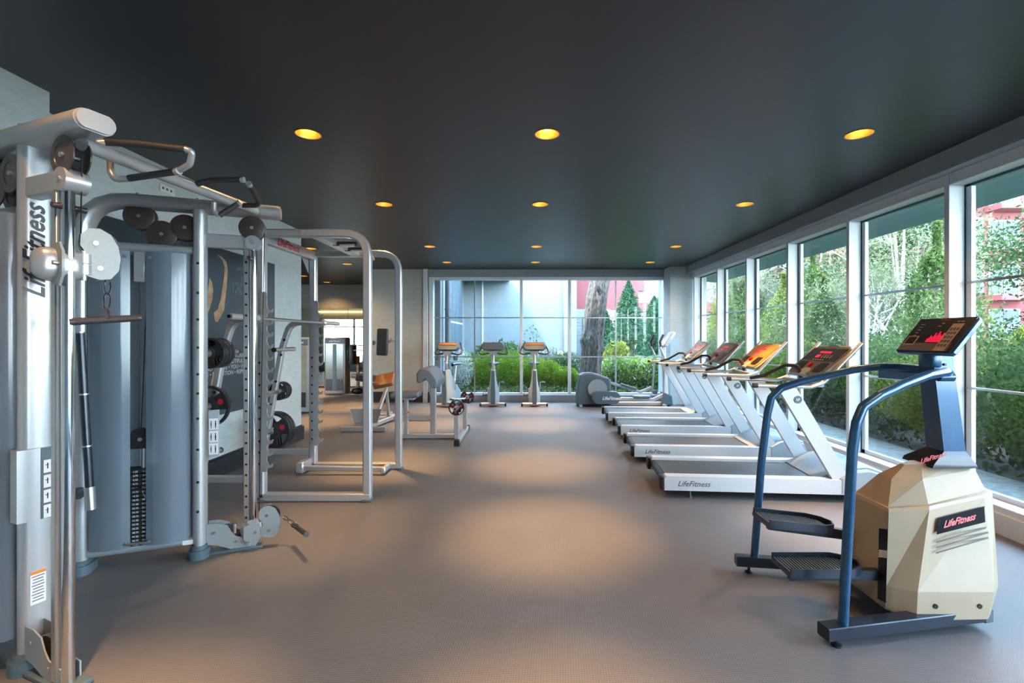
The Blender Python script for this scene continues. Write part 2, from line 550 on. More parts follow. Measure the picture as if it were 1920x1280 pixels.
# alcove: wall that turns left at the end of the left wall, with a tall window the mirror shows
mb = MB()
ax0, ax1, az0, az1 = -9.2, -6.4, 0.35, 2.32
mb.bb(-9.6, ax0, 6.89, 7.09, 0, ZC); mb.bb(ax1, XL - .2, 6.89, 7.09, 0, ZC)
mb.bb(ax0, ax1, 6.89, 7.09, 0, az0); mb.bb(ax0, ax1, 6.89, 7.09, az1, ZC)
struct('wall_alcove_front', mb, M_wall)
mb = MB(); mb.bb(-9.8, -9.6, 6.89, 14.5, 0, ZC); struct('wall_alcove_left', mb, M_wallg)
mb = MB(); mb.bb(-9.6, -2.4, 14.3, 14.5, 0, ZC); struct('wall_alcove_back', mb, M_wallg)
mb = MB()
mb.bb(-3.75, -2.31, YB, YB + .4, 0, ZC); mb.bb(-2.6, -2.4, YB + .4, 14.3, 0, ZC)
struct('wall_back', mb, M_wallg)
mb = MB(); mb.bb(-2.42, -2.31, YB - .06, YB + .3, 0, ZC, .004); struct('trim_1', mb, M_wall)
mb = MB(); mb.bb(-9.8, 3.95, YN - .2, YN, 0, ZC); struct('wall_rear', mb, M_wall)
# mirror on the alcove back wall, in four sheets
tm = thing('wall_mirror', 'large wall mirror at the back of the side alcove reflecting bright windows', 'mirror', (-6.0, 14.28, 0.05))
for k in range(5):
    mb = MB(); mb.bb(-9.4 + k * 1.35, -9.4 + k * 1.35 + 1.344, 14.27, 14.29, 0.05, 2.36, .002)
    mb.build('mirror_sheet', M_mirror, tm)
# cove light over the alcove window
mb = MB(); mb.bb(-9.3, -4.6, 7.10, 7.22, 2.60, 2.66); co = mb.build('cove_light', [M_cove])
tag(co, 'warm strip light along the top of the alcove wall, seen in the mirror', 'light')
fr = MB()
for x in (ax0, (ax0 + ax1) / 2, ax1): fr.bb(x - .04, x + .04, 6.95, 7.05, az0, az1)
for z in (az0, 1.96, az1): fr.bb(ax0, ax1, 6.95, 7.05, z - .03, z + .03)
wf = struct('window_20', fr, M_frame)
mb = MB(); mb.bb(ax0, ax1, 6.99, 7.0, az0, az1); mb.build('pane', M_glass, wf)
# back window wall: header, curb, frame, bars, panes
BX0, BX1 = -2.31, 3.17
mb = MB(); mb.bb(BX0, 3.3, YB + .02, YB + .4, 2.90, ZC); struct('wall_back_header', mb, M_lintel)
mb = MB(); mb.bb(BX0, 3.3, YB, YB + .4, 0, 0.165, .004); struct('trim_2', mb, M_curb)
gy = YB + .16
fr = MB()
fr.bb(BX0, BX0 + .10, YB + .06, YB + .26, .165, 2.90, .004); fr.bb(BX1 - .02, 3.3, YB + .06, YB + .26, .165, 2.90, .004)
fr.bb(BX0 + .1, BX1 - .02, YB + .06, YB + .26, 2.84, 2.90, .003); fr.bb(BX0 + .1, BX1 - .02, YB + .1, YB + .22, .165, .20, .003)
for px in (977.5, 1068):
    x = (px - 990) * (gy - .05) / F; fr.bb(x - .033, x + .033, gy - .07, gy + .07, .18, 2.86, .004)
w1 = struct('window_1', fr, M_frame)
bars = MB()
for px in (890, 1154.5):
    x = (px - 990) * gy / F; bars.bb(x - .013, x + .013, gy - .02, gy + .02, .18, 2.86)
for z in (1.957, 1.04):
    bars.bb(BX0 + .1, BX1 - .02, gy - .018, gy + .018, z - .012, z + .012)
bars.build('glazing_bar', M_alu, w1)
xs = [BX0 + .1, (977.5 - 990) * gy / F, (1068 - 990) * gy / F, BX1 - .02]
for a, b in zip(xs[:-1], xs[1:]):
    mb = MB(); mb.bb(a, b, gy, gy + .008, .19, 2.85); mb.build('pane', M_glass, w1)
# corner column
mb = MB(); mb.bb(3.15, 3.66, 10.65, YB + .5, 0, ZC, .004); mb.bb(3.66, 4.0, 10.75, YB + .5, 0, ZC); struct('wall_corner_column', mb, M_wall)
# right window wall
mb = MB(); mb.bb(XR, 3.62, YN, 10.65, 2.90, ZC, .003); mb.bb(3.62, 3.95, YN, 10.75, 2.86, ZC)
struct('wall_right_lintel', mb, M_lintel)
mb = MB(); mb.bb(3.58, 3.88, YN, 10.75, 0, .16, .004); mb.bb(3.60, 3.84, YN, 10.75, .16, .21, .006); struct('baseboard_right', mb, M_frame)
mulY = [4.106 + 1.26 * k for k in range(0, 6)]
mulY = [4.13, 5.41, 6.67, 7.93, 9.15, 10.42]
near = [2.87, 1.61, .35, -.91, -2.17, -3.43]
allY = sorted(near + mulY)
GX = 3.755
for i, y in enumerate(allY):
    nm = 'window_%d' % (i + 2)
    fr = MB()
    fr.bb(3.60, 3.735, y - .025, y + .025, .21, 2.90, .004)
    y1 = allY[i + 1] - .025 if i + 1 < len(allY) else 10.70
    y0 = y + .025
    fr.bb(3.60, 3.74, y0, y1, 2.80, 2.90, .004)
    fr.bb(3.735, 3.785, y - .025, y + .045, .21, 2.86, .002, mi=1)
    fr.bb(3.745, 3.785, y + .045, y + .075, .21, 2.82, .002)
    fr.bb(3.745, 3.785, y - .075, y - .025, .21, 2.82, .002)
    fr.bb(3.745, 3.785, y0, y1, .21, .25, .002); fr.bb(3.745, 3.785, y0, y1, 2.78, 2.81, .002, mi=1)
    wd = struct(nm, fr, [M_frame, M_gasket])
    b2 = MB()
    for z in (1.965, 1.07): b2.bb(GX - .012, GX + .012, y0, y1, z - .010, z + .010)
    b2.build('glazing_bar', M_alu, wd)
    g = MB(); g.bb(GX, GX + .006, y0 + .04, y1 - .04, .24, 2.79); g.build('pane', M_glass, wd)
# baseboards
mb = MB()
for (x0, x1, z0, z1) in ((XL, XL + .030, 0, .19), (XL, XL + .016, .19, .21), (XL + .03, XL + .038, 0, .10)):
    mb.bb(x0, x1, 3.08, 7.09, z0, z1, .002)
mb.bb(XL - .2, XL + .03, 7.09, 7.12, 0, .19)
struct('baseboard_left', mb, M_base)
mb = MB(); mb.bb(-3.78, -2.28, YB - .035, YB, 0, .22, .003); mb.bb(-3.78, -2.28, YB - .02, YB, .22, .24); struct('baseboard_back', mb, M_base)
mb = MB(); mb.bb(-9.6, -2.6, 14.22, 14.3, 0, .05); struct('baseboard_alcove', mb, M_base)

# downlights
def lampname(c, i):
    rows = ['nearest', 'second', 'third', 'farthest']
    if c == 'l': return 'gold recessed ceiling downlight, %s one in the left row over the weight machines' % rows[i]
    if c == 'm': return 'gold recessed ceiling downlight, %s one in the middle row over the open aisle' % rows[i]
    if c == 'r': return 'gold recessed ceiling downlight, %s one in the right row along the windows' % rows[i]
    if c == 'a': return ['gold alcove downlight seen inside the power rack frame, highest on the right',
                         'gold downlight in the alcove ceiling right at the back wall above the mirror',
                         'gold downlight at the alcove mouth, seen just below the logo beam of the power rack',
                         'gold downlight in the alcove ceiling seen just left of the far rack upright'][i]
    return ['left', 'middle', 'right'][i] + ' gold recessed downlight in the row above the camera'
proto = None
for (x, y, c, i) in lamps:
    if proto is None:
        t = thing('recessed_downlight', lampname(c, i), 'ceiling light', (x, y, ZC), 0, 'gold recessed downlights in the dark ceiling')
        mb = MB(); mb.lathe([(.099, -.004), (.097, 0.0), (.089, 0.0), (.091, -.004), (.099, -.004)], (x, y, ZC), n=28, cap=False); mb.build('trim_ring', M_gold, t)
        mb = MB(); mb.lathe([(.090, 0.0), (.088, .01), (.074, .05), (.058, .09), (.05, .12), (.0, .122)], (x, y, ZC), n=28, cap=False); mb.build('reflector', M_gold, t)
        mb = MB(); mb.lathe([(.0, .035), (.018, .038), (.032, .055), (.034, .075), (.025, .10), (.018, .118)], (x, y, ZC), n=16, cap=False); mb.build('bulb', M_bulb, t)
        proto = t
        o = t
    else:
        o = copy_tree(proto, (x, y, ZC), 0, lampname(c, i))
    ld = bpy.data.lights.new('downlight', 'SPOT')
    ld.energy = LAMP_W * (1.0 if c != 'a' else 1.3); ld.color = LAMP_COL; ld.spot_size = R(37); ld.spot_blend = 1.0; ld.shadow_soft_size = .03
    l2 = bpy.data.lights.new('downlight_spill', 'SPOT'); l2.energy = LAMP_W * .13; l2.color = LAMP_COL; l2.spot_size = R(120); l2.spot_blend = 1.0; l2.shadow_soft_size = .03
    q2 = bpy.data.objects.new('downlight_spill', l2); COL.objects.link(q2); q2.parent = o; q2.location = (0, 0, -.006)
    lo = bpy.data.objects.new('downlight', ld); COL.objects.link(lo); lo.parent = o; lo.location = (0, 0, -.005)

# poster on the left wall (X const plane)
def wl(px, py, off=.0): return at_x(px, py, XL + off)
PY0, PY1, PZ0, PZ1 = 3.12, 6.31, 0.66, 2.46
tp = thing('wall_poster', 'huge dark charcoal poster with a golden body and white words on the left wall', 'poster', (XL, (PY0 + PY1) / 2, PZ0))
mb = MB(); mb.bb(XL, XL + .022, PY0, PY1, PZ0, PZ1, .002); mb.build('poster_panel', M_poster, tp)
fg = MB()
def wallpoly(pts, off):
    P = [wl(a, b, off) for a, b in pts]
    idx = tessellate_polygon([P])
    fg.add(P, [tuple(t) for t in idx], None)
wallpoly([(393, 520), (398, 530), (400, 545), (398, 562), (392, 582), (387, 592), (386, 570), (390, 545)], .0245)
wallpoly([(406, 476), (417, 482), (425, 492), (427, 505), (425, 540), (420, 582), (408, 604), (403, 602), (401, 586), (408, 580), (414, 560), (420, 520), (421, 500), (417, 488)], .0245)
wallpoly([(404, 688), (410, 700), (413, 722), (414, 742), (399, 735), (395, 720), (400, 700)], .0245)
wallpoly([(160, 560), (200, 540), (235, 620), (250, 760), (150, 790), (140, 700)], .0245)
fg.each('printed_body', M_skin, tp)
tx = MB(); up = (0, 0, 1); ey = (0, 1, 0)
lines = ['UNCTIONAL DEEP WORKOUT', 'PACT • CUT UP • BEAUTIFUL • BODY', 'ABS AND THIGHS • YOU • HEALTH', 'FITNESS • DEFINITION • REPETITION']
for i, s_ in enumerate(lines):
    tx.text(s_, (XL + .025, 5.3, 1.29 - i * .062), ey, up, .066, bold=.02)
tx.text('D', (XL + .025, 3.56, 1.235), ey, up, .19, bold=.03)
tx.build('printed_words', M_posttxt, tp)
tx = MB()
for (px_, py_) in ((442, 504), (446, 504), (450, 505), (454, 506), (454, 514), (450, 520), (450, 526), (454, 528), (433, 532), (438, 532), (442, 533), (447, 533), (451, 534), (454, 535), (442, 541), (446, 541), (454, 543), (433, 547), (438, 547), (446, 549), (450, 549)):
    q = wl(px_, py_); tx.bb(XL + .022, XL + .0245, q.y - .018, q.y + .018, q.z - .02, q.z + .02)
tx.build('faint_letter_grid', M_faint, tp)
# small white vent plate high on the left wall, and a socket below
t = thing('wall_vent_plate', 'small white plate high on the left wall under the ceiling', 'wall plate', (XL, 4.45, 2.85))
mb = MB(); mb.bb(XL, XL + .012, 4.36, 4.54, 2.83, 2.90, .003); mb.build('plate', M_white, t)
mb = MB()
for k in range(3): mb.cyl((XL + .011, 4.39 + k * .05, 2.865), (XL + .015, 4.39 + k * .05, 2.865), .012, n=10)
mb.build('slot', M_cons_grey, t)
t = thing('wall_socket', 'white double wall socket low on the left wall behind the plate tree', 'socket', (XL, 4.9, .42))
mb = MB(); mb.bb(XL, XL + .012, 4.82, 5.0, .40, .48, .003); mb.build('plate', M_white, t)
mb = MB()
for k in range(2): mb.cyl((XL + .011, 4.865 + k * .09, .44), (XL + .014, 4.865 + k * .09, .44), .024, n=14)
mb.build('outlet', M_frame, t)
# ================================================================== CABLE MACHINE (two mirrored towers)
cm = thing('cable_crossover_machine', 'big silver twin-tower cable machine with frosted shrouds and chin-up handles in the left foreground', 'gym machine', (-2.4, 2.75, 0))
def tower(flip):
    sg = -1 if flip else 1
    O = Vector((-2.86, 2.75 + sg * .34, 0))
    eu = Vector((.934, sg * .357, 0)); ev = Vector((-.357, sg * .934, 0))
    def W(u, v, z): return O + eu * u + ev * v + Vector((0, 0, z))
    Mx = Matrix.Identity(4)
    for i in range(3):
        Mx[i][0] = eu[i]; Mx[i][1] = ev[i]; Mx[i][3] = O[i]
    PU, PV = .642, -.018
    # main frame
    mb = MB()
    mb.oval([W(0, 0, .08), W(0, 0, 2.40), W(1.12, 0, 2.40)], .088, .15, ev, 20, fil=.26)
    mb.build('arched_frame', M_silver, cm)
    mb = MB(); mb.oval([W(PU, PV, .08), W(PU, PV, 2.37)], .074, .125, ev, 20); po = mb.build('post', M_silver, cm)
    h = MB()
    for z in [.32, .52, .74, .95, 1.12, 1.25, 1.43, 1.62, 1.8, 2.0]:
        for v_ in (PV - .0625,):
            h.cyl(W(PU, v_, z), W(PU, v_ - .002, z), .009, n=10)
    h.build('hole', M_ink, po)
    for u in (0, PU):
        mb = MB()
        mb.oval([W(u, PV, 0), W(u, PV, .06)], .125, .19, ev, 20); mb.oval([W(u, PV, .06), W(u, PV, .085)], .10, .16, ev, 20)
        mb.build('rubber_foot', M_slate, cm)
    for z, nm in ((.115, 'lower_tube'), (2.09, 'upper_tube')):
        mb = MB(); mb.tube([W(.03, -.03, z), W(.63, -.03, z)], .030, 14); mb.build(nm, M_silver, cm)
    # bracket to the adjustable column
    mb = MB(); mb.rtube([W(.65, 0, 2.17), W(.96, 0, 2.17)], .06, .095, fil=0); mb.cyl(W(.96, -.045, 2.17), W(.96, .045, 2.17), .05, n=18)
    b = mb.build('column_bracket', M_silver, cm)
    mb = MB(); mb.cyl(W(.96, -.052, 2.17), W(.96, .052, 2.17), .012, n=10); mb.build('bolt', M_alu, b)
    # column: perforated strip and round chrome tube
    c = MB(); c.tube([W(.957, .012, .02), W(.957, .012, 2.16)], .023, 20); cc = c.build('guide_column', M_chrome, cm)
    c = MB(); c.M = Mx; c.bb(.898, .934, -.012, .045, .03, 2.13, .005)
    st = c.build('perforated_strip', M_alu, cm)
    h = MB(); z = .22
    while z < 2.1:
        h.cyl(W(.916, -.0115, z), W(.916, -.0135, z), .0085, n=10); z += .0755
    h.build('hole', M_ink, st)
    mb = MB(); mb.cyl(W(.94, -.06, 2.06), W(.94, .06, 2.06), .013, n=10); mb.build('stop_bolt', M_brown, cm)
    mb = MB(); mb.M = Mx; mb.bb(.66, 1.02, -.05, .05, 0, .022, .005); mb.build('base_plate', M_slate, cm)
    # gusset plates
    poly = [(.68, .215), (.745, .213), (.805, .19), (.83, .14), (.86, .105), (.92, .09), (.955, .085), (.955, .02), (.9, .01), (.83, .02), (.74, .06), (.68, .07)]
    mb = MB()
    for v_ in (-.035, .03):
        mb.prism(poly, W(0, v_, 0), eu, (0, 0, 1), .006 * (-1 if not flip else 1))
    g = mb.build('pulley_gusset', M_plate, cm)
    mb = MB()
    for (u, z) in ((.725, .15), (.86, .07)): mb.cyl(W(u, -.045, z), W(u, .04, z), .009, n=10)
    mb.each('bolt', M_alu, g)
    mb = MB(); mb.cyl(W(.80, -.012, .11), W(.80, .012, .11), .075, n=24); mb.build('pulley', M_brown, cm)
    # hanging pulleys
    for (u, z, r) in ((.30, 2.30, .088), (.425, 2.19, .090), (.555, 2.245, .088), (.955, 2.275, .084)):
        mb = MB()
        for s_ in (-.03, .03):
            mb.lathe([(.0, -.006), (r * .9, -.006), (r, -.002), (r, .004), (r * .62, .006), (r * .6, .003), (.0, .003)], W(u, s_, z), ev, 30)
        pu = mb.build('pulley', M_brown, cm)
        mb = MB(); mb.cyl(W(u, -.04, z), W(u, .04, z), .012, n=12); mb.build('axle', M_alu, pu)
    # cables
    mb = MB()
    mb.tube([W(.35, 0, 2.26), W(.30, 0, .80)], .003, 6)
    mb.tube([W(.515, 0, 2.19), W(.64, 0, 2.15)], .003, 6)
    mb.each('cable', M_ink, cm)
    # shrouds: two curved panels each side
    for side in (-1, 1):
        for (a, dr) in ((.036, 1), (.592, -1)):
            prof = [(0, .02), (.006, .06), (.03, .085), (.09, .10), (.10, .105), (.19, .105), (.20, .10), (.236, .085)]
            P = [(a + dr * p, side * q) for p, q in prof]
            P2 = [(a + dr * p * .985, side * (q - .004)) for p, q in prof]
            mb = MB(); n = len(P)
            vs = [W(u, v, .14) for u, v in P] + [W(u, v, .14) for u, v in reversed(P2)]
            vt = [W(u, v, 2.06) for u, v in P] + [W(u, v, 2.06) for u, v in reversed(P2)]
            mb.loft([vs, vt]); sh = mb.build('shroud', M_shroud, cm)
            mb = MB()
            for z in (.17, 2.02):
                mb.cyl(W(a + dr * .21, side * .085, z), W(a + dr * .21, side * .10, z), .012, n=12)
            mb.each('standoff_bolt', M_alu, sh)
    mb = MB(); mb.tube([W(.255, -.10, .165), W(.375, -.10, .165)], .008, 8); mb.build('spacer_rod', M_alu, cm)
    # weight stack
    for k in range(19):
        z = .13 + k * .0265
        mb = MB(); mb.M = Mx; mb.bb(.13, .50, -.055, .055, z, z + .0245, .003)
        pl = mb.build('weight_plate', M_iron, cm)
        val = '%.2f' % (1.25 + 2.5 * (18 - k))
        mb = MB()
        mb.text(val, W(.290, -.0565, z + .012), eu, (0, 0, 1), .0155, bold=.02)
        mb.text(val, W(.342, -.0565, z + .012), eu, (0, 0, 1), .0155, bold=.02)
        if not flip: mb.build('number', M_white, pl)
    mb = MB(); mb.M = Mx; mb.prism([(-.055, 0), (.055, 0), (.055, .10), (.035, .125), (0, .135), (-.035, .125), (-.055, .10)], (.315, -.03, .77), (1, 0, 0), (0, 0, 1), .03)
    hd = mb.build('stack_head', M_black, cm)
    mb = MB(); mb.cyl(W(.315, -.045, .83), W(.315, -.064, .83), .012, n=10); mb.cyl(W(.315, 0, .62), W(.315, 0, .78), .014, n=12); mb.build('stack_stem', M_alu, cm)
    mb = MB(); mb.tube([W(.19, 0, .1), W(.19, 0, 2.05)], .011, 10); mb.build('guide_rod', M_chrome, cm)
    mb = MB(); mb.tube([W(.44, 0, .1), W(.44, 0, 2.05)], .011, 10); mb.build('guide_rod', M_chrome, cm)
    mb = MB(); mb.cyl(W(.315, -.06, .515), W(.315, -.10, .515), .010, n=10); mb.tube([W(.315, -.09, .515), W(.34, -.11, .50), (W(.36, -.10, .45))], .004, 6, fil=.02); mb.build('selector_pin', M_black, cm)
    mb = MB(); mb.M = Mx; mb.bb(.285, .345, -.075, -.03, 1.86, 2.06, .004); mb.build('stack_bracket', M_silver, cm)
    # placard box round the post
    if not flip:
        mb = MB(); mb.M = Mx; mb.bb(.695, .76, -.055, -.04, .68, 1.00, .003); pc = mb.build('placard', M_tgrey, cm)
        mb = MB(); mb.M = Mx
        for k in range(3): mb.bb(.701, .755, -.058, -.054, .695 + k * .085, .772 + k * .085)
        mb.each('card', M_white, pc)
        mb = MB()
        mb.M = Mx
        for k in range(3):
            for q in range(2):
                u_ = .714 + q * .026; z_ = .733 + k * .085
                mb.bb(u_ - .003, u_ + .003, -.0592, -.058, z_ - .010, z_ + .012); mb.cyl((u_, -.058, z_ + .019), (u_, -.0592, z_ + .019), .004, n=8); mb.bb(u_ - .0025, u_ - .0005, -.0592, -.058, z_ - .026, z_ - .010); mb.bb(u_ + .0005, u_ + .0025, -.0592, -.058, z_ - .026, z_ - .010)
        mb.build('pictograms', M_ink, pc)
        mb = MB(); mb.M = Mx; mb.bb(.55, .64, -.062, -.058, .10, .13); mb.build('sticker', M_white, cm)
    else:
        mb = MB(); mb.M = Mx; mb.prism([(-.085, -.01), (.082, -.01), (.085, .05), (.04, .061), (-.085, .061)], (PU, PV, .68), (0, 1, 0), (1, 0, 0), -.32); pc = mb.build('placard_box', M_silver, cm)
        mb = MB()
        rt = -ev
        for k in range(4): 
            c0 = W(.706, -.040, .71 + k * .068)
            mb.box((c0.x, c0.y, c0.z), (.003, .045, .058), Matrix(((eu.x, ev.x, 0), (eu.y, ev.y, 0), (0, 0, 1))))
        mb.each('card', M_white, pc)
        mb = MB(); c0 = W(.705, -.040, .84); mb.box(c0, (.002, .062, .32), Matrix(((eu.x, ev.x, 0), (eu.y, ev.y, 0), (0, 0, 1)))); mb.build('card_backing', M_slate, pc)
        mb = MB()
        rz_ = Matrix(((eu.x, ev.x, 0), (eu.y, ev.y, 0), (0, 0, 1)))
        for k in range(4):
            for q in (-.009, .009):
                mb.box(W(.7082, -.040 + q, .712 + k * .068), (.001, .004, .026), rz_); mb.box(W(.7082, -.038 + q, .716 + k * .068), (.001, .011, .003), rz_)
        mb.build('pictograms', M_ink, pc)
        # big script along the post, warning label
        mb = MB(); mb.text('LifeFitness', W(.6805, .0, 1.885), (0, 0, 1), ev, .108, shear=.45, bold=.02, wide=.92)
        mb.build('script_logo', M_ink, cm)
        mb = MB(); c0 = W(.6798, -.01, .37); mb.box(c0, (.002, .055, .15), Matrix(((eu.x, ev.x, 0), (eu.y, ev.y, 0), (0, 0, 1)))); wl_ = mb.build('warning_label', M_white, cm)
        mb = MB(); c0 = W(.6808, -.01, .437); mb.box(c0, (.002, .053, .014), Matrix(((eu.x, ev.x, 0), (eu.y, ev.y, 0), (0, 0, 1)))); mb.build('label_band', M_orange, wl_)
        mb = MB()
        for k in range(9): mb.box(W(.6810, -.01, .42 - k * .0135), (.001, .044 - (k * 5 % 3) * .004, .004), rz_)
        mb.build('label_print', M_cons_grey, wl_)
    return W, eu, ev
WB, euB, evB = tower(False)
WA, euA, evA = tower(True)
# end caps of the beams
for W, ev in ((WA, evA), (WB, evB)):
    mb = MB(); mb.oval([W(1.12, 0, 2.40), W(1.135, 0, 2.40)], .08, .14, ev, 20); mb.build('beam_cap', M_silver, cm)
    mb = MB()
    for u in (.28, .62): mb.cyl(W(u, .02, 2.44), W(u, .02, 2.462), .013, n=8)
    mb.each('beam_bolt', M_alu, cm)
# joining tube
ya, yb = 2.10, 3.42
JX = -1.925
def jz(y): return 2.335 + (y - 2.1) * .045
mb = MB(); mb.tube([(JX, ya - .03, jz(ya)), (JX, yb + .03, jz(yb))], .030, 16); mb.build('joining_tube', M_silver, cm)
# chin-up handles (grips dark, bends silver)
def P3(px, py, D): return at(px, py, D)
silver = MB(); dark = MB()
silver.tube([at(180, 268, 2.17), at(200, 266, 2.19)], .014, 10)
silver.tube([at(344, 279, 2.24), at(361, 284, 2.25), at(356, 308, 2.27), at(333, 321, 2.30)], .0145, 12, fil=.03)
silver.tube([at(243, 335, 2.34), at(215, 336, 2.34), at(207, 322, 2.34), at(207, 302, 2.34)], .0145, 12, fil=.05)
dark.tube([at(197, 266, 2.19), at(260, 270, 2.21), at(347, 280, 2.24)], .0165, 12)
dark.tube([at(332, 321, 2.30), at(243, 334, 2.34)], .0165, 12)
silver.cyl(at(336, 320, 2.29), at(330, 322, 2.30), .0175, n=12)
silver.tube([at(350, 348, 2.72), at(362, 346, 2.75)], .014, 10)
dark.tube([at(362, 347, 2.75), at(395, 338, 2.76), at(452, 337, 2.78)], .0155, 12, fil=.05); silver.cyl(at(452, 337, 2.78), at(458, 337, 2.78), .0165, n=12)
dark.tube([at(454, 385, 3.2), at(482, 385, 3.2), at(486, 378, 3.18), at(468, 347, 2.92)], .016, 12, fil=.03); silver.cyl(at(468, 348, 2.92), at(466, 343, 2.90), .0175, n=12)
silver.tube([at(401, 380, 2.95), at(401, 398, 2.95), at(411, 403, 2.96)], .0145, 12, fil=.03)
dark.tube([at(411, 404, 2.96), at(447, 381, 3.0)], .0165, 12); silver.cyl(at(447, 381, 3.0), at(451, 378, 3.0), .0175, n=12)
silver.each('handle_bracket', M_silver, cm); dark.each('chin_up_grip', M_grip, cm)

# carriages with swivelling pulley guards
GP = [(-.075, .085), (-.045, .112), (.0, .118), (.045, .095), (.075, .045), (.085, -.01), (.078, -.065), (.045, -.105), (.0, -.112), (-.045, -.10), (-.085, -.085), (-.088, -.03), (-.045, -.025), (-.052, .0), (-.078, .035)]
def carriage(W, eu, ev, zc, d, gz, side):
    Mx = Matrix.Identity(4)
    o0 = W(.95, 0, 0)
    for i in range(3): Mx[i][0] = eu[i]; Mx[i][1] = ev[i]; Mx[i][3] = o0[i]
    mb = MB(); mb.M = Mx
    mb.box((-.02, .035, zc), (.10, .17, .135), None, .045, seg=4)
    cb = mb.build('carriage', M_silver, cm)
    mb = MB(); mb.M = Mx
    sd = side
    mb.prism([(-.045, -.04), (-.02, -.085), (.03, -.095), (.055, -.05), (.055, .05), (.03, .09), (-.02, .08), (-.045, .04)], (0.005, sd * .058, zc), (1, 0, 0), (0, 0, 1), .01 * -1 * sd if False else .01)
    pl = mb.build('carriage_plate', M_plate, cm)
    mb = MB(); mb.M = Mx
    for (a, b) in ((-.015, .06), (-.015, -.065), (.035, .0)): mb.cyl((a, sd * .05, zc + b), (a, sd * .078, zc + b), .009, n=10)
    mb.each('bolt', M_alu, cb)
    mb = MB(); mb.M = Mx
    mb.cyl((-.055, 0, zc + .02), (-.095, 0, zc + .02), .012, n=12); mb.cyl((-.105, 0, zc - .01), (-.105, 0, zc + .055), .017, n=14)
    mb.build('adjustment_knob', M_alu, cm)
    d = Vector(d).normalized()
    gc = Vector(gz)
    hb = W(.95, 0, 0).lerp(Vector((gc.x, gc.y, 0)), .45)
    mb = MB()
    for z0, z1 in ((-.045, -.004), (.004, .045)):
        mb.cyl(hb + V(0, 0, zc + z0 + .01), hb + V(0, 0, zc + z1 + .01), .026, n=18)
    mb.cyl(hb + V(0, 0, zc - .06), hb + V(0, 0, zc + .07), .011, n=12)
    mb.rtube([W(.95, 0, zc + .01), hb + V(0, 0, zc + .01), gc + V(0, 0, zc + .01 - gc.z) - d * .05], .035, .08)
    mb.build('swivel_bracket', M_brown if False else M_silver, cm)
    gc = Vector(gz)
    nrm = Vector((-d.y, d.x, 0))
    mb = MB()
    for s_ in (-.022, .018):
        mb.prism([(a * .85, b) for a, b in GP], gc + nrm * s_, d, (0, 0, 1), .005)
    g = mb.each('pulley_guard', M_plate, cm)[0]
    mb = MB()
    for (a, z) in ((-.015, .05), (.0, -.06)): mb.cyl(gc + d * a + V(0, 0, z) + nrm * -.032, gc + d * a + V(0, 0, z) + nrm * .032, .010, n=10)
    mb.each('bolt', M_alu, g)
    mb = MB()
    for z, r in ((.045, .068), (-.055, .048)): mb.cyl(gc + V(0, 0, z) + nrm * -.012, gc + V(0, 0, z) + nrm * .012, r, n=24)
    mb.each('pulley', M_black, g)
    return gc, d, nrm
gA, dA, nA = carriage(WA, euA, evA, 1.81, (.62, .78, 0), at(185, 479, 2.17), 1)
gB, dB, nB = carriage(WB, euB, evB, .13, (.934, .30, 0), at(506, 976, 3.46), -1)
mb = MB(); mb.prism([(-.018, -.012), (.018, -.012), (0, .02)], gB + nB * -.024 + dB * .03 + V(0, 0, -.01), dB, (0, 0, 1), -.002) if False else None
mb = MB(); mb.add([gB - nB * .0235 + dB * (.03 + a) + V(0, 0, b) for a, b in ((-.02, -.02), (.02, -.02), (0, .015))], [(0, 1, 2)]); mb.build('warning_sticker', M_orange, cm)
mb = MB()
mb.tube([WA(1.03, 0, 2.27), gA + dA * -.06 + V(0, 0, .07)], .003, 6)
mb.tube([WB(1.03, 0, 2.27), gB + dB * -.07 + V(0, 0, .07)], .003, 6)
mb.each('cable', M_ink, cm)
# handles hanging from the cables
def handle(label, top, c, a, b, links):
    t = thing('bar_handle', label, 'cable handle', tuple(c), 0, 'short bar handles on the cable machine')
    mb = MB(); mb.tube([a, b], .016, 14); bar = mb.build('grip_bar', M_grip, t)
    mb = MB(); dd = (Vector(b) - Vector(a)).normalized()
    mb.cyl(Vector(b) - dd * .004, Vector(b) + dd * .012, .0185, n=14); mb.cyl(Vector(a) + dd * .004, Vector(a) - dd * .012, .0185, n=14)
    mb.each('end_cap', M_brown, t)
    mb = MB(); L = [Vector(p) for p in links]
    for p, q in zip(L[:-1], L[1:]):
        u = (q - p); ln = u.length; u.normalize(); n_ = u.orthogonal().normalized(); e = u.cross(n_)
        if n_.x < 0: n_ = -n_
        loop = []
        for k in range(12):
            g = 2 * PI * k / 12
            loop.append((p + q) / 2 + u * math.cos(g) * ln * .56 + n_ * math.sin(g) * .011)
        mb.tube(loop, .0032, 6, closed=True)
    mb.each('snap_link', M_chrome, t)
    mb = MB(); m_ = (Vector(a) + Vector(b)) / 2
    mb.prism([(-.016, 0), (.016, 0), (.012, .045), (0, .055), (-.012, .045)], m_ + V(0, 0, .0), (1, 0, 0), (0, 0, 1), .010) if links[-1].z > m_.z + .02 else mb.cyl(m_, links[-1], .008, n=10)
    mb.build('clevis', M_brown, t)
a_, b_ = at(136, 603, 2.06), at(258, 596, 2.24)
ga = gA + dA * .03 + V(0, 0, -.12); mdl = (a_ + b_) / 2
handle('short straight bar handle hanging level from the high pulley of the near tower', ga, mdl, a_, b_, [ga + V(0, 0, .012), ga * .7 + mdl * .3, mdl + V(0, 0, .045)])
a_, b_ = at(551, 984, 3.46), at(574, 1001, 3.24)
gb = gB + dB * .09 + V(0, 0, .02)
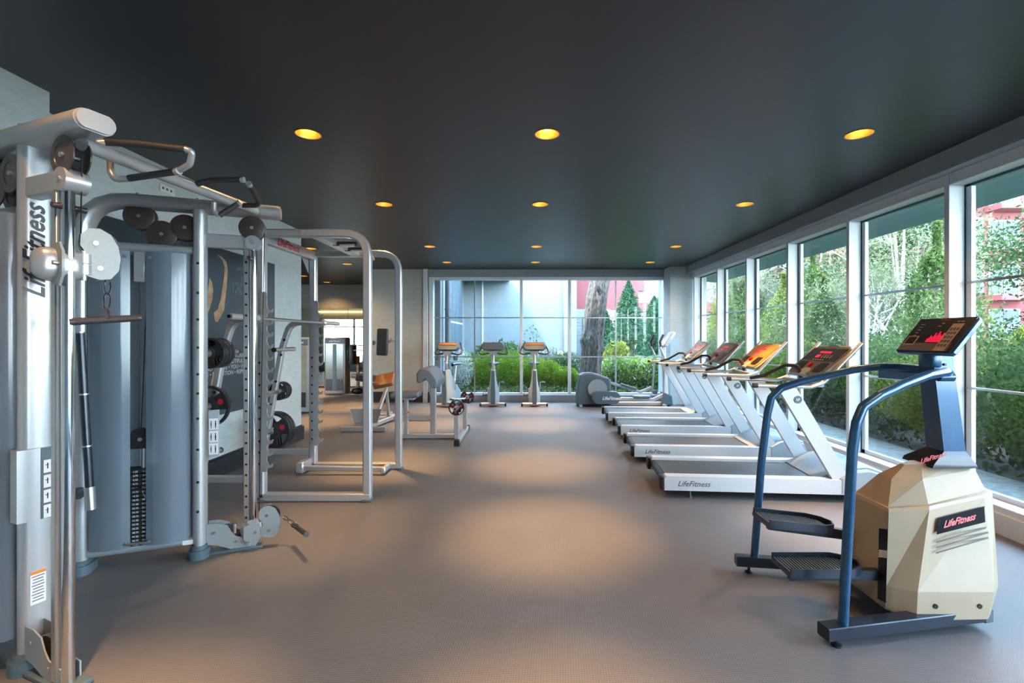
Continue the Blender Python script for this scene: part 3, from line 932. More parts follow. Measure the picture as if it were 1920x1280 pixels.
handle('bar handle on a chain hanging out low beside the floor at the far tower', gb, (a_ + b_) / 2, a_, b_, [gb, gb * .6 + a_ * .4, (a_ + b_) / 2 + V(-.01, 0, .018)])
# long bar leaning on the left post of the far tower
t = thing('training_bar', 'long dark blue straight bar hanging upright on the left post of the far tower', 'bar', (-2.78, 2.98, .42))
p0, p1 = at(150, 622, 2.98), at(170, 945, 2.96)
mb = MB(); mb.tube([p0, p1], .022, 14); b = mb.build('bar', M_navyd, t)
mb = MB(); u = (p1 - p0)
for f_ in (.0, .36, .66, .97): mb.cyl(p0 + u * f_, p0 + u * (f_ + .008), .025, n=14)
mb.cyl(p0 + u * .90, p0 + u * 1.03, .028, n=14)
mb.each('collar_ring', M_alu, t)
mb = MB(); 
for z_, y_ in ((1.50, 0), (.52, 0)):
    q = p0 + u * ((1.54 - z_) / 1.13)
    mb.box(WB(0.0, -.07, z_), (.06, .05, .07), Matrix.Rotation(R(21), 3, 'Z'), .01); mb.tube([WB(0, -.08, z_), q], .012, 8)
mb.build('bar_bracket', M_slate, cm)
# ================================================================== POWER RACK
XF, XRr = -1.47, -2.44
YA, YF = 4.40, 5.46
pr = thing('power_rack', 'silver square-tube power rack with a logo beam and plate arms, in front of the poster', 'gym machine', (-2.1, 4.93, 0))
ZT = 2.45
for y in (YA, YF):
    mb = MB(); mb.rtube([(XF, y, .04), (XF, y, ZT), (XRr, y, ZT)], .075, .07, up=(0, 1, 0), fil=.22, bev=.012)
    mb.build('front_post', M_silver, pr)
    mb = MB(); mb.rtube([(XRr, y, .04), (XRr, y, ZT - .02)], .075, .075, up=(0, 1, 0), bev=.012); up_ = mb.build('rear_upright', M_silver, pr)
    h = MB(); z = .35
    while z < 1.35:
        h.cyl((XRr, y - .0375, z), (XRr, y - .0392, z), .011, n=10); h.cyl((XRr + .0375, y, z), (XRr + .0392, y, z), .011, n=10); z += .102
    h.build('hole', M_ink, up_)
    mb = MB(); mb.rtube([(XRr - .0, y, .04), (XF + .03, y, .04)], .075, .075, bev=.010); mb.build('base_beam', M_silver, pr)
    mb = MB(); mb.bb(XF - .04, XF + .045, y - .045, y + .045, 0, .022, .004); mb.bb(XRr - .04, XRr + .045, y - .045, y + .045, 0, .022, .004); mb.each('foot_pad', M_slate, pr)
    # storage side frame
    mb = MB(); mb.rtube([(XRr, y, .20), (-3.03, y, .20)], .055, .065, bev=.008); mb.build('rear_beam', M_silver, pr)
    mb = MB(); mb.rtube([(XRr, y, 1.665), (-2.70, y, 1.665), (-2.80, y, 1.36), (-3.03, y, .03)], .06, .06, up=(0, 1, 0), fil=.16, bev=.01, fn=7); arm = mb.build('storage_upright', M_silver, pr)
    mb = MB()
    for (x, z) in ((-2.755, 1.47), (-2.79, 1.30), (-2.85, 1.0), (-2.9, .74), (-2.97, .38)): mb.cyl((x, y - .031, z), (x, y - .042, z), .014, n=10)
    mb.each('bolt', M_base, arm)
    # saw-tooth bar catch plates
    mb = MB()
    pts = [(0, .28), (.06, .28)]
    z = .31
    for k in range(14):
        pts += [(.062, z), (.105, z + .012), (.118, z + .045), (.104, z + .046), (.092, z + .028), (.070, z + .040), (.058, z + .075)]
        z += .108
    pts += [(.06, z + .06), (.045, z + .09), (0, z + .09)]
    mb.prism(pts, (XRr + .02, y - .048 if y == YA else y - .048, 0), (1, 0, 0), (0, 0, 1), -.010) if False else mb.prism(pts, (XRr + .015, y - .043, 0), (1, 0, 0), (0, 0, 1), .010)
    mb.build('catch_plate', M_silver, pr)
    # gusset
    mb = MB(); mb.prism([(0, 0), (.16, .16), (0, .16)], (XRr - .0375, y + (.037 if y == YA else -.037), 2.22), (0, 1 if y == YA else -1, 0), (0, 0, 1), .008); mb.build('gusset', M_silver, pr)
mb = MB(); mb.rtube([(XRr, YA, 2.42), (XRr, YF, 2.42)], .07, .10, up=(0, 0, 1), bev=.01); lb = mb.build('logo_beam', M_silver, pr)
mb = MB(); mb.text('LifeFitness', (XRr + .0362, 4.82, 2.42), (0, 1, 0), (0, 0, 1), .105, shear=.35, bold=.02); mb.build('red_logo', M_red, lb)
mb = MB(); mb.rtube([(-1.95, YA, 2.44), (-1.95, YF, 2.44)], .10, .05, up=(0, 0, 1), bev=.006); mb.build('chin_beam', M_silver, pr)
mb = MB()
for (x, y) in ((-1.82, 4.78), (-1.82, 5.08)):
    mb.cyl((x - .12, y, 2.43), (x + .12, y, 2.43), .021, n=14)
mb.each('chin_grip', M_grip, pr)
mb = MB()
for (x, y) in ((-1.87, 4.84), (-1.87, 5.14)): mb.prism([(0, 0), (.12, .0), (.16, .10), (0, .08)], (x, y, 2.42), (1, 0, 0), (0, -1, 0), .012)
mb.each('grip_plate', M_silver, pr)
mb = MB(); mb.tube([at(690, 466, 5.2), at(701, 487, 5.1)], .011, 10); mb.build('grip_stub', M_silver, pr)
mb = MB()
for px in (565, 597): 
    q = at(px, 431, YA - .04); mb.cyl((q.x, YA - .036, 2.455), (q.x, YA - .052, 2.455), .018, n=8)
mb.each('beam_bolt', M_silver, pr)
mb = MB(); mb.rtube([(-2.50, 5.24, .075), (-1.55, 5.24, .06)], .05, .05, bev=.006); mb.build('foot_bar', M_silver, pr)
mb = MB(); mb.bb(-2.52, -2.44, 5.20, 5.46, .022, .14, .01); mb.bb(-1.60, -1.55, 5.20, 5.46, .022, .085, .01); mb.each('foot_bar_bracket', M_silver, pr)
# storage pegs
pegs = []
for y in (YA, YF):
    for (z, x) in ((1.36, -2.785), (.88, -2.865), (.42, -2.945)):
        sgn = -1 if y == YA else 1
        mb = MB(); mb.cyl((x, y - sgn * .19, z), (x, y + sgn * .26, z), .024, n=16); pg = mb.build('storage_peg', M_alu, pr)
        mb = MB(); mb.cyl((x, y - sgn * .19, z), (x, y - sgn * .205, z), .026, n=16); mb.build('peg_cap', M_black, pg)

# weight plates (things)
def plate(label, c, ax, r, th, badge, group='weight plates on the storage pegs', txt='20'):
    """grip plate: rim ring, dished web with three hand holes, hub"""
    t = thing('weight_plate', label, 'weight plate', tuple(c), 0, group)
    ax = Vector(ax).normalized(); c = Vector(c)
    e1 = Vector((0, 0, 1)).cross(ax).normalized(); e2 = ax.cross(e1)
    mb = MB(); h = th / 2
    mb.lathe([(r * .86, -h * .6), (r * .88, -h), (r * .98, -h), (r, -h * .6), (r, h * .6), (r * .98, h), (r * .88, h), (r * .86, h * .6), (r * .86, -h * .6)], c, ax, 40, cap=False)
    # web sectors between three slots
    web = []
    for k in range(3):
        a0 = 2 * PI * k / 3 + .15
        # solid wedge of the web, angle span leaving a slot
        st = a0; en = a0 + 2 * PI / 3 - 1.05
        n = 8
        inner = [(r * .28 * math.cos(st - .5 + (en - st + 1.0) * i / n), r * .28 * math.sin(st - .5 + (en - st + 1.0) * i / n)) for i in range(n + 1)]
        outer = [(r * .87 * math.cos(st + (en - st) * i / n), r * .87 * math.sin(st + (en - st) * i / n)) for i in range(n + 1)]
        mb.prism(inner + outer[::-1], c - ax * h * .55, e1, e2, th * .55)
    mb.lathe([(.027, -h * 1.1), (r * .30, -h * 1.1), (r * .42, -h * .5), (r * .42, h * .5), (r * .30, h * 1.1), (.027, h * 1.1), (.027, -h * 1.1)], c, ax, 32, cap=False)
    mb.build('casting', M_iron, t)
    mb = MB(); mb.lathe([(.0255, -h * 1.15), (.033, -h * 1.15), (.033, h * 1.15), (.0255, h * 1.15)], c, ax, 20, cap=False); mb.build('bushing', M_alu, t)
    if badge:
        mb = MB()
        for k in range(badge):
            g = 2 * PI * k / 3 + .15 + .52
            q = c + (e1 * math.cos(g) + e2 * math.sin(g)) * r * .60
            mb.cyl(q - ax * h * .62, q - ax * h * .34, r * .14, n=18)
            mb.cyl(q + ax * h * .34, q + ax * h * .62, r * .14, n=18)
        mb.each('red_badge', M_red, t)
        mb = MB()
        q = c + (e1 * math.cos(.67) + e2 * math.sin(.67)) * r * .60
        mb.text(txt, q - ax * h * .66, e1 if ax.y > 0.5 else e1, (0, 0, 1), r * .2, bold=.02); mb.build('number', M_white, t)
    return t
n_ = 0
ords = ['nearest', 'second', 'third', 'fourth']
for k in range(4):
    plate('small black plate, %s of the stack on the top peg of the near arm' % ords[k] if k else 'small black plate, outermost and nearest on the top peg of the near arm', (-2.785, YA - .20 + k * .042, 1.36), (0, 1, 0), .136, .036, 0)
plate('large black plate with a red badge on the middle peg of the near arm', (-2.865, YA - .08, .88), (0, 1, 0), .185, .04, 3, txt='10')
for k in range(3):
    plate('small grey-edged plate on the middle peg of the far arm, %s from the upright' % ['first', 'second', 'third'][k], (-2.865, YF + .06 + k * .042, .88), (0, 1, 0), .105, .034, 0)
for k in range(3):
    plate('biggest black grip plate with red badges on the lowest far peg, %s from the upright' % ['first', 'second', 'third'][k], (-2.945, YF + .065 + k * .053, .42), (0, 1, 0), .215, .044, 3, txt='20')
# barbell on the catches
bx, bz = -2.345, 1.665
t = thing('barbell', 'long steel barbell lying empty across the catches of the power rack', 'barbell', (bx, 4.85, bz))
mb = MB(); mb.cyl((bx, 4.18, bz), (bx, 5.52, bz), .0145, n=14); mb.build('shaft', M_alu, t)
mb = MB()
mb.lathe([(.0, 0), (.025, 0), (.025, .415), (.0, .415)], (bx, 3.77, bz), (0, 1, 0), 18); mb.lathe([(.0, 0), (.025, 0), (.025, .415), (.0, .415)], (bx, 5.515, bz), (0, 1, 0), 18)
mb.each('sleeve', M_silver, t)
mb = MB()
mb.lathe([(.0, 0), (.037, .004), (.037, .03), (.02, .045), (.0, .045)], (bx, 4.165, bz), (0, 1, 0), 20); mb.lathe([(.0, 0), (.02, .0), (.037, .015), (.037, .041), (.0, .045)], (bx, 5.485, bz), (0, 1, 0), 20)
mb.each('collar', M_silver, t)
mb = MB(); mb.cyl((bx, 3.768, bz), (bx, 3.762, bz), .014, n=12); mb.build('end_hole', M_ink, t)

# ================================================================== PREACHER BENCH
pb = thing('preacher_curl_bench', 'silver preacher curl bench with a curved blue-grey arm pad and separate seat', 'bench', (-1.4, 7.1, 0))
def px2(px, D): return (px - 990) * D / F
D0 = 7.10
mb = MB(); mb.rtube([(-1.86, D0, .04), (-.99, D0, .04)], .07, .07, bev=.008); mb.build('base_beam', M_silver, pb)
mb = MB(); mb.rtube([(-1.40, D0, .04), (-1.40, D0, .90)], .085, .06, up=(0, 1, 0), bev=.01); mb.build('pad_post', M_silver, pb)
mb = MB(); mb.rtube([(-1.80, D0, .04), (-1.80, D0, .60)], .06, .06, up=(0, 1, 0), bev=.008); mb.build('seat_post', M_silver, pb)
mb = MB(); mb.rtube([(-1.80, D0, .31), (-1.40, D0, .31)], .05, .06, bev=.006); mb.build('cross_rail', M_silver, pb)
mb = MB(); mb.rtube([(-.985, 6.62, .04), (-.985, 7.78, .04)], .065, .065, bev=.008); mb.build('front_foot', M_silver, pb)
mb = MB(); mb.bb(-1.02, -.945, 6.60, 6.68, 0, .085, .008); mb.bb(-1.02, -.945, 7.72, 7.80, 0, .085, .008); mb.each('foot_cap', M_black, pb)
for y in (6.72, 7.62):
    mb = MB(); mb.rtube([(-1.0, y, .05), (-1.0, y, .46)], .065, .05, up=(0, 1, 0), bev=.006); mb.build('bar_post', M_silver, pb)
    mb = MB(); mb.prism([(-.05, 0), (.05, 0), (.06, .07), (.045, .07), (.02, .03), (-.02, .03), (-.045, .08), (-.06, .08)], (-.99, y + .006, .45), (1, 0, 0), (0, 0, 1), .012); mb.build('bar_catch', M_black, pb)
Dp = 6.76
def q(px, py): return (px2(px, Dp), CAMH - (py - 632) * Dp / F)
prof = [(781, 716), (780, 702), (783, 696), (789, 691), (797, 690), (805, 694), (812, 702), (819, 713), (820, 720), (817, 727), (812, 728), (806, 722), (800, 714), (795, 708), (792, 710), (790, 716), (786, 718)]
pf = [(q(a, b)[0], q(a, b)[1]) for a, b in prof]
mb = MB(); mb.prism([(x, z) for x, z in pf], (0, Dp + .70, 0), (1, 0, 0), (0, 0, 1), .70, bev=.02); mb.build('arm_pad', M_pad, pb)
mb = MB(); mb.bb(-1.46, -1.34, D0 - .06, D0 + .06, .84, .93, .01); mb.build('pad_bracket', M_black, pb)
mb = MB(); mb.box((-1.80, D0, .655), (.42, .30, .085), Matrix.Rotation(R(-2), 3, 'Y'), .035, seg=4); mb.build('seat', M_pad, pb)
mb = MB(); mb.bb(-1.93, -1.67, D0 - .1, D0 + .1, .585, .612, .004); mb.build('seat_plate', M_silver, pb)
mb = MB(); mb.cyl((-1.76, D0 - .03, .40), (-1.76, D0 - .065, .40), .018, n=12); mb.build('seat_knob', M_orange, pb)
# ez curl bar with plates
zb = .535
t = thing('curl_bar', 'small zigzag curl bar resting loaded on the preacher bench catches', 'barbell', (-.98, 7.17, zb))
mb = MB(); mb.tube([(-.98, 6.42, zb), (-.98, 6.72, zb), (-1.0, 6.80, zb), (-1.16, 6.90, zb + .01), (-1.20, 7.0, zb + .02), (-1.10, 7.10, zb), (-1.10, 7.24, zb), (-1.20, 7.34, zb + .02), (-1.16, 7.46, zb + .01), (-1.0, 7.54, zb), (-.98, 7.64, zb), (-.98, 7.90, zb)], .0135, 12, fil=.05)
mb.build('shaft', M_chrome, t)
mb = MB(); mb.cyl((-.98, 6.42, zb), (-.98, 6.66, zb), .026, n=16); mb.cyl((-.98, 7.68, zb), (-.98, 7.90, zb), .026, n=16); mb.each('sleeve', M_alu, t)
plate('small spoked black plate with red badges on the near end of the curl bar', (-.98, 6.58, zb), (0, 1, 0), .108, .036, 3, 'plates on the curl bar', '5')
plate('small spoked black plate with red badges on the far end of the curl bar', (-.98, 7.76, zb), (0, 1, 0), .108, .036, 3, 'plates on the curl bar', '5')

# ================================================================== SEATED BACK MACHINE (between the rack posts)
bm_ = thing('back_extension_machine', 'silver seated machine with tall black back pad, tan brown seat and ribbed foot plate', 'gym machine', (-2.55, 8.4, 0))
mb = MB(); mb.rtube([(-2.96, 7.62, .045), (-2.26, 7.62, .045)], .06, .07, bev=.006); mb.build('front_foot', M_silver, bm_)
mb = MB(); mb.rtube([(-2.60, 7.62, .06), (-2.44, 8.62, .06)], .07, .07, bev=.006); mb.build('spine_beam', M_silver, bm_)
mb = MB(); mb.rtube([(-2.46, 8.62, .05), (-1.75, 8.62, .05)], .06, .07, bev=.006); mb.build('side_beam', M_silver, bm_)
mb = MB(); mb.prism([(-.28, .115), (.24, .115), (.19, -.115), (-.19, -.115)], (-2.65, 7.86, .21), (1, 0, 0), (0, .35, 1), -.04, bev=.006); mb.build('foot_plate', M_alu, bm_)
mb = MB(); mb.rtube([(-2.55, 7.95, .08), (-2.46, 8.35, .62)], .055, .055, up=(0, 1, 0)); mb.rtube([(-2.50, 8.62, .08), (-2.50, 8.45, .66)], .05, .05, up=(0, 1, 0)); mb.each('strut', M_silver, bm_)
mb = MB(); mb.box((-2.54, 8.5, .735), (.34, .36, .08), Matrix.Rotation(R(-12), 3, 'Y') @ Matrix.Rotation(R(30), 3, 'X'), .02, seg=2); mb.build('seat_pad', M_padbr, bm_)
mb = MB(); mb.box((-2.70, 8.44, .685), (.20, .28, .06), Matrix.Rotation(R(-4), 3, 'Y'), .02, seg=2); mb.build('small_pad', M_padbr, bm_)
mb = MB(); mb.rtube([(-2.43, 8.9, .05), (-2.43, 8.95, 1.40), (-2.54, 8.9, 1.47)], .05, .06, up=(0, 1, 0), fil=.1); ps = mb.build('back_post', M_silver, bm_)
mb = MB(); mb.text('LifeFitness', (-2.427, 8.895, .98), (0, 0, 1), (-1, 0, 0), .075, shear=.3, bold=.03); mb.build('red_logo', M_red, ps)
mb = MB(); mb.box((-2.68, 8.84, 1.41), (.21, .07, .50), Matrix.Rotation(R(2), 3, 'Y'), .03, seg=3); mb.build('back_pad', M_padb, bm_)
mb = MB(); mb.rtube([(-2.58, 8.9, 1.40), (-2.66, 8.88, 1.34)], .04, .05); mb.rtube([(-2.5, 8.9, 1.45), (-2.62, 8.9, 1.40)], .035, .05); mb.each('pad_arm', M_alu, bm_)
mb = MB(); mb.rtube([(-2.45, 8.9, .05), (-2.75, 8.9, .05)], .07, .07); mb.build('rear_foot', M_silver, bm_)
mb = MB(); mb.rtube([(-2.70, 8.42, .05), (-2.42, 8.80, .05)], .07, .09); mb.build('white_foot', M_twhite, bm_)
mb = MB(); mb.bb(-2.76, -2.69, 8.36, 8.44, 0, .10, .008); mb.build('foot_cap', M_black, bm_)
# a second machine behind the front post
b2 = thing('leg_curl_machine', 'slim silver machine with dark grip head and black pad behind a rack post', 'gym machine', (-3.15, 9.2, 0))
mb = MB(); mb.rtube([(-3.02, 9.3, .04), (-3.06, 9.3, 1.38)], .05, .06, up=(0, 1, 0)); mb.build('post', M_silver, b2)
mb = MB(); mb.box((-3.03, 9.28, 1.40), (.16, .10, .09), Matrix.Rotation(R(15), 3, 'Y'), .03, seg=2); mb.build('head', M_slate, b2)
mb = MB(); mb.box((-3.10, 9.2, .72), (.34, .26, .14), Matrix.Rotation(R(8), 3, 'Y'), .03, seg=2); mb.build('pad', M_padb, b2)
mb = MB(); mb.bb(-3.15, -2.7, 9.28, 9.32, .58, .62, .004); mb.bb(-3.3, -2.6, 9.15, 9.22, 0, .07, .006); mb.each('rail', M_twhite, b2)
mb = MB(); mb.rtube([(-3.05, 9.2, .05), (-2.98, 9.2, .66)], .04, .04, up=(0, 1, 0)); mb.build('strut', M_silver, b2)

# ================================================================== ALCOVE MACHINES
def tower_machine(label, x, y, wd, rich):
    t = thing('weight_stack_machine', label, 'gym machine', (x, y, 0))
    mb = MB(); mb.box((x, y, .76), (wd, .36, 1.48), None, .045, seg=3); tw = mb.build('tower_shell', M_tgrey if not rich else M_alu, t)
    mb = MB(); mb.bb(x - wd * .42, x + wd * .40, y - .19, y - .175, .12, 1.33, .006); mb.build('clear_cover', mat('stack_cover', (.30, .29, .22), .15, nz=.1, scale=4, coat=.6), t)
    mb = MB(); mb.bb(x - wd * .46, x + wd * .46, y - .195, y - .175, 1.34, 1.46, .006); hb = mb.build('header', M_slate, t)
    mb = MB(); mb.text('LifeFitness', (x, y - .1962, 1.40), (1, 0, 0), (0, 0, 1), .07, shear=.3, bold=.02); mb.build('logo', M_white, hb)
    mb = MB(); mb.bb(x - .045, x + .045, y - .2, y - .188, .12, 1.32, .004); mb.build('centre_strip', M_slate, t)
    mb = MB(); mb.bb(x - wd * .40, x - .06, y - .196, y - .19, .13, .42); mb.bb(x + .06, x + wd * .38, y - .196, y - .19, .13, .42); mb.each('weight_stack', M_iron, t)
    if rich:
        mb = MB(); mb.rtube([(x + wd * .5 - .02, y + .05, .06), (x + .95, y + .05, .06)], .08, .08); mb.build('base_beam', M_padbr, t)
        mb = MB(); mb.rtube([(x + .50, y + .1, .05), (x + .50, y + .1, 1.0)], .07, .07, up=(0, 1, 0)); mb.build('post', M_padbr, t)
        mb = MB(); mb.box((x + .40, y, 1.05), (.12, .3, .52), None, .03, seg=2); mb.build('back_pad', M_padb, t)
        mb = MB(); mb.box((x + .78, y, .98), (.10, .34, .62), Matrix.Rotation(R(18), 3, 'Y'), .03, seg=2); mb.build('seat_back', M_padb, t)
        mb = MB(); mb.box((x + .62, y, .50), (.45, .34, .12), None, .03, seg=2); mb.build('seat', M_padbr, t)
        mb = MB(); mb.tube([(x + .42, y - .1, 1.30), (x + .72, y - .1, 1.28), (x + .72, y - .1, 1.16), (x + .45, y - .1, 1.16)], .014, 8, fil=.03); mb.build('handle', M_alu, t)
        mb = MB(); mb.ball((x + .52, y, .1), .13, (1.2, 1, .7)); mb.build('cam_cover', M_black, t)
    return t
tower_machine('tall pale weight stack tower with white logo, in the side alcove', -4.98, 12.55, .56, True)
t = tower_machine('grey weight stack machine in the alcove, mostly hidden behind the rack upright', -4.55, 9.6, .5, False)
# ================================================================== TREADMILLS
def treadmill(label, X, Y, yaw, ov, group='white treadmills in a row along the windows'):
    t = thing('treadmill', label, 'treadmill', (X, Y, 0), yaw, group)
    L = local(t); mk = lambda: (lambda m: (setattr(m, 'M', L), m)[1])(MB())
    W_ = .80
    for (y0, y1) in ((0, .10), (W_ - .10, W_)):
        m = mk(); m.prism([(.03, .075), (1.78, .075), (1.78, .21), (.05, .21), (.03, .19)], (0, y1, 0), (1, 0, 0), (0, 0, 1), .10, bev=.008); rl = m.build('side_rail', M_twhite, t)
        if y0 == 0:
            m = mk(); m.text('LifeFitness', (.30, -.0015, .14), (1, 0, 0), (0, 0, 1), .07, shear=.35, bold=.015); m.build('logo', M_cons_grey, rl)
        m = mk(); m.bb(-.005, .035, y0 + .002, y1 - .002, .078, .205, .008); m.build('rail_cap', M_black, t)
    m = mk(); m.bb(.05, 1.5, .10, W_ - .10, .155, .178, .003); m.build('deck', M_black, t)
    m = mk(); m.bb(.07, 1.5, .12, W_ - .12, .178, .186, .002); m.build('running_belt', M_belt, t)
    m = mk(); m.cyl((.06, .10, .145), (.06, W_ - .10, .145), .038, n=18); m.build('rear_roller', M_black, t)
    # motor hood
    m = mk(); m.prism([(1.42, .195), (1.50, .235), (1.66, .30), (1.90, .315), (2.02, .27), (2.06, .12), (2.04, .05), (1.5, .05), (1.42, .10)], (0, W_ - .09, 0), (1, 0, 0), (0, 0, 1), W_ - .18, bev=.02); m.build('motor_hood', M_tgrey, t)
    for y in (.03, W_ - .03):
        m = mk(); m.prism([(1.60, .08), (2.0, .08), (2.03, .14), (1.98, .26), (1.85, .30), (1.70, .28), (1.60, .22)], (0, y + .035, 0), (1, 0, 0), (0, 0, 1), .07, bev=.012); m.build('hood_side', M_tgrey, t)
        m = mk(); m.box((1.53, y + (.10 if y < .4 else -.10), .205), (.16, .10, .05), Matrix.Rotation(R(-20), 3, 'Y'), .012); m.build('belt_guard', M_cons_grey, t)
    for y in (.045, W_ - .045):
        m = mk(); m.prism([(1.555, .18), (1.71, .18), (1.225, 1.035), (1.06, 1.035)], (0, y + .025, 0), (1, 0, 0), (0, 0, 1), .05, bev=.006); u_ = m.build('upright', M_twhite, t)
        m = mk(); s_ = -.0265 if y < .4 else .0265
        m.cyl((1.235, y + s_, .93), (1.235, y + s_ * 1.12, .93), .035, n=20); m.build('badge', M_slate, u_)
        m = mk(); m.text('LF', (1.235, y + s_ * 1.15, .93), (1, 0, 0) if y < .4 else (-1, 0, 0), (0, 0, 1), .03, bold=.03); m.build('badge_mark', M_alu, u_)
    # hand rails sweeping up to the console sides
    for y in (.04, W_ - .04):
        m = mk(); m.tube([(.86, y, 1.055), (1.36, y, 1.045), (1.47, y, 1.085), (1.80, y, 1.445)], .019, 14, fil=.12); m.build('hand_rail', M_alu, t)
        m = mk(); m.cyl((.845, y, 1.055), (.885, y, 1.054), .0225, n=16); m.build('rail_end', M_black, t)
    m = mk(); m.tube([(1.08, W_ - .05, 1.065), (1.20, W_ - .12, 1.10), (1.36, W_ - .24, 1.215), (1.44, W_ - .33, 1.215), (1.46, W_ - .37, 1.08), (1.47, W_ - .37, 1.045)], .018, 14, fil=.05); m.build('grip_bar', M_grip, t)
    m = mk(); m.rtube([(1.45, .05, 1.06), (1.45, W_ - .05, 1.06)], .06, .035, bev=.01); m.build('cross_bar', M_tgrey, t)
    # console
    o = Vector((1.45, 0, 1.135)); s = Vector((.33, 0, .29)).normalized(); n = Vector((-s.z, 0, s.x))
    Lc = .44
    def C(u, v, h=0): return o + s * u + Vector((0, v, 0)) + n * h
    def plank(u0, u1, v0, v1, h0, h1, bev=.004):
        mm = mk(); cx = C((u0 + u1) / 2, (v0 + v1) / 2, (h0 + h1) / 2)
        rot = Matrix(((s.x, 0, n.x), (0, 1, 0), (s.z, 0, n.z)))
        mm.box(cx, (u1 - u0, abs(v1 - v0), h1 - h0), rot, bev); return mm
    m = mk(); ol = [(.0, .10), (.0, .70), (.06, .745), (.38, .745), (.43, .66), (.45, .40), (.43, .14), (.38, .055), (.06, .055)]
    m.prism(ol, C(0, 0, -.05), s, (0, 1, 0), .05, bev=.012); m.build('console_shell', M_tgrey, t)
    m = mk(); m.prism([(.005, .11), (.005, .69), (.06, .725), (.375, .725), (.40, .66), (.41, .40), (.40, .14), (.375, .075), (.06, .075)], C(0, 0, -.001), s, (0, 1, 0), .010, bev=.003); pn = m.build('console_face', ov[0], t)
    plank(.19, .37, .095, .705, .009, .013).build('display_overlay', ov[1], t)
    plank(.30, .325, .30, .50, .013, .0145, .0).build('red_display', M_led, t)
    plank(.235, .275, .43, .50, .013, .0145, .0).build('red_display', M_led, t)
    m = mk()
    for k in range(4): m.box(C(.255, .38 - k * .05, .0140), (.045, .012, .002), Matrix(((s.x, 0, n.x), (0, 1, 0), (s.z, 0, n.z))))
    for k in range(5): m.box(C(.205, .48 - k * .045, .0140), (.012, .02, .002), Matrix(((s.x, 0, n.x), (0, 1, 0), (s.z, 0, n.z))))
    m.each('button', M_beige, t)
    for v in (.18, .57):
        m = mk(); m.prism([(.04, -.055), (.08, -.085), (.17, -.07), (.17, .07), (.08, .085), (.04, .055)], C(0, v + .025, .008), s, (0, 1, 0), .006); m.build('cup_holder', M_ink, t)
    m = mk(); q_ = C(.125, .41, .008); m.cyl(q_, q_ + n * .022, .026, n=18); m.build('stop_button', M_red, t)
    m = mk(); m.prism([(.0, -.07), (.06, -.09), (.11, -.05), (.11, .05), (.06, .09), (.0, .07)], C(-.02, .40, -.02), s, (0, 1, 0), .035, bev=.01); m.build('console_nose', M_tgrey, t)
    m = mk(); m.tube([C(.405, .30, .0), C(.415, .33, .012), C(.415, .47, .012), C(.405, .50, .0)], .006, 8, fil=.01); m.build('reading_rack', M_slate, t)
    for (x, y) in ((.28, .05), (.28, W_ - .05), (1.9, .08), (1.9, W_ - .08)):
        m = mk(); m.cyl((x, y, .0), (x, y, .018), .020, n=12); m.cyl((x, y, .018), (x, y, .085), .010, n=10); m.build('levelling_foot', M_cons_grey, t)
    return t
tb = [(1.235, 4.47, R(-4.7)), (1.235, 5.72, R(-4.2)), (1.32, 7.00, R(-3.5)), (1.335, 8.19, R(-3.2))]
ovs = [(M_cons_grey, M_console), (M_cons_reflection, M_cons_reflection), (M_slate, M_cons_grey), (M_slate, M_cons_grey)]
names = ['white treadmill nearest the camera, with a dark brown console', 'white treadmill with an amber lamp reflection painted on its console, second in the row',
         'white treadmill with grey console, third in the row from the camera', 'white treadmill farthest down the row, next to the elliptical trainer']
for (x, y, a), ov, nm in zip(tb, ovs, names): treadmill(nm, x, y, a, ov)

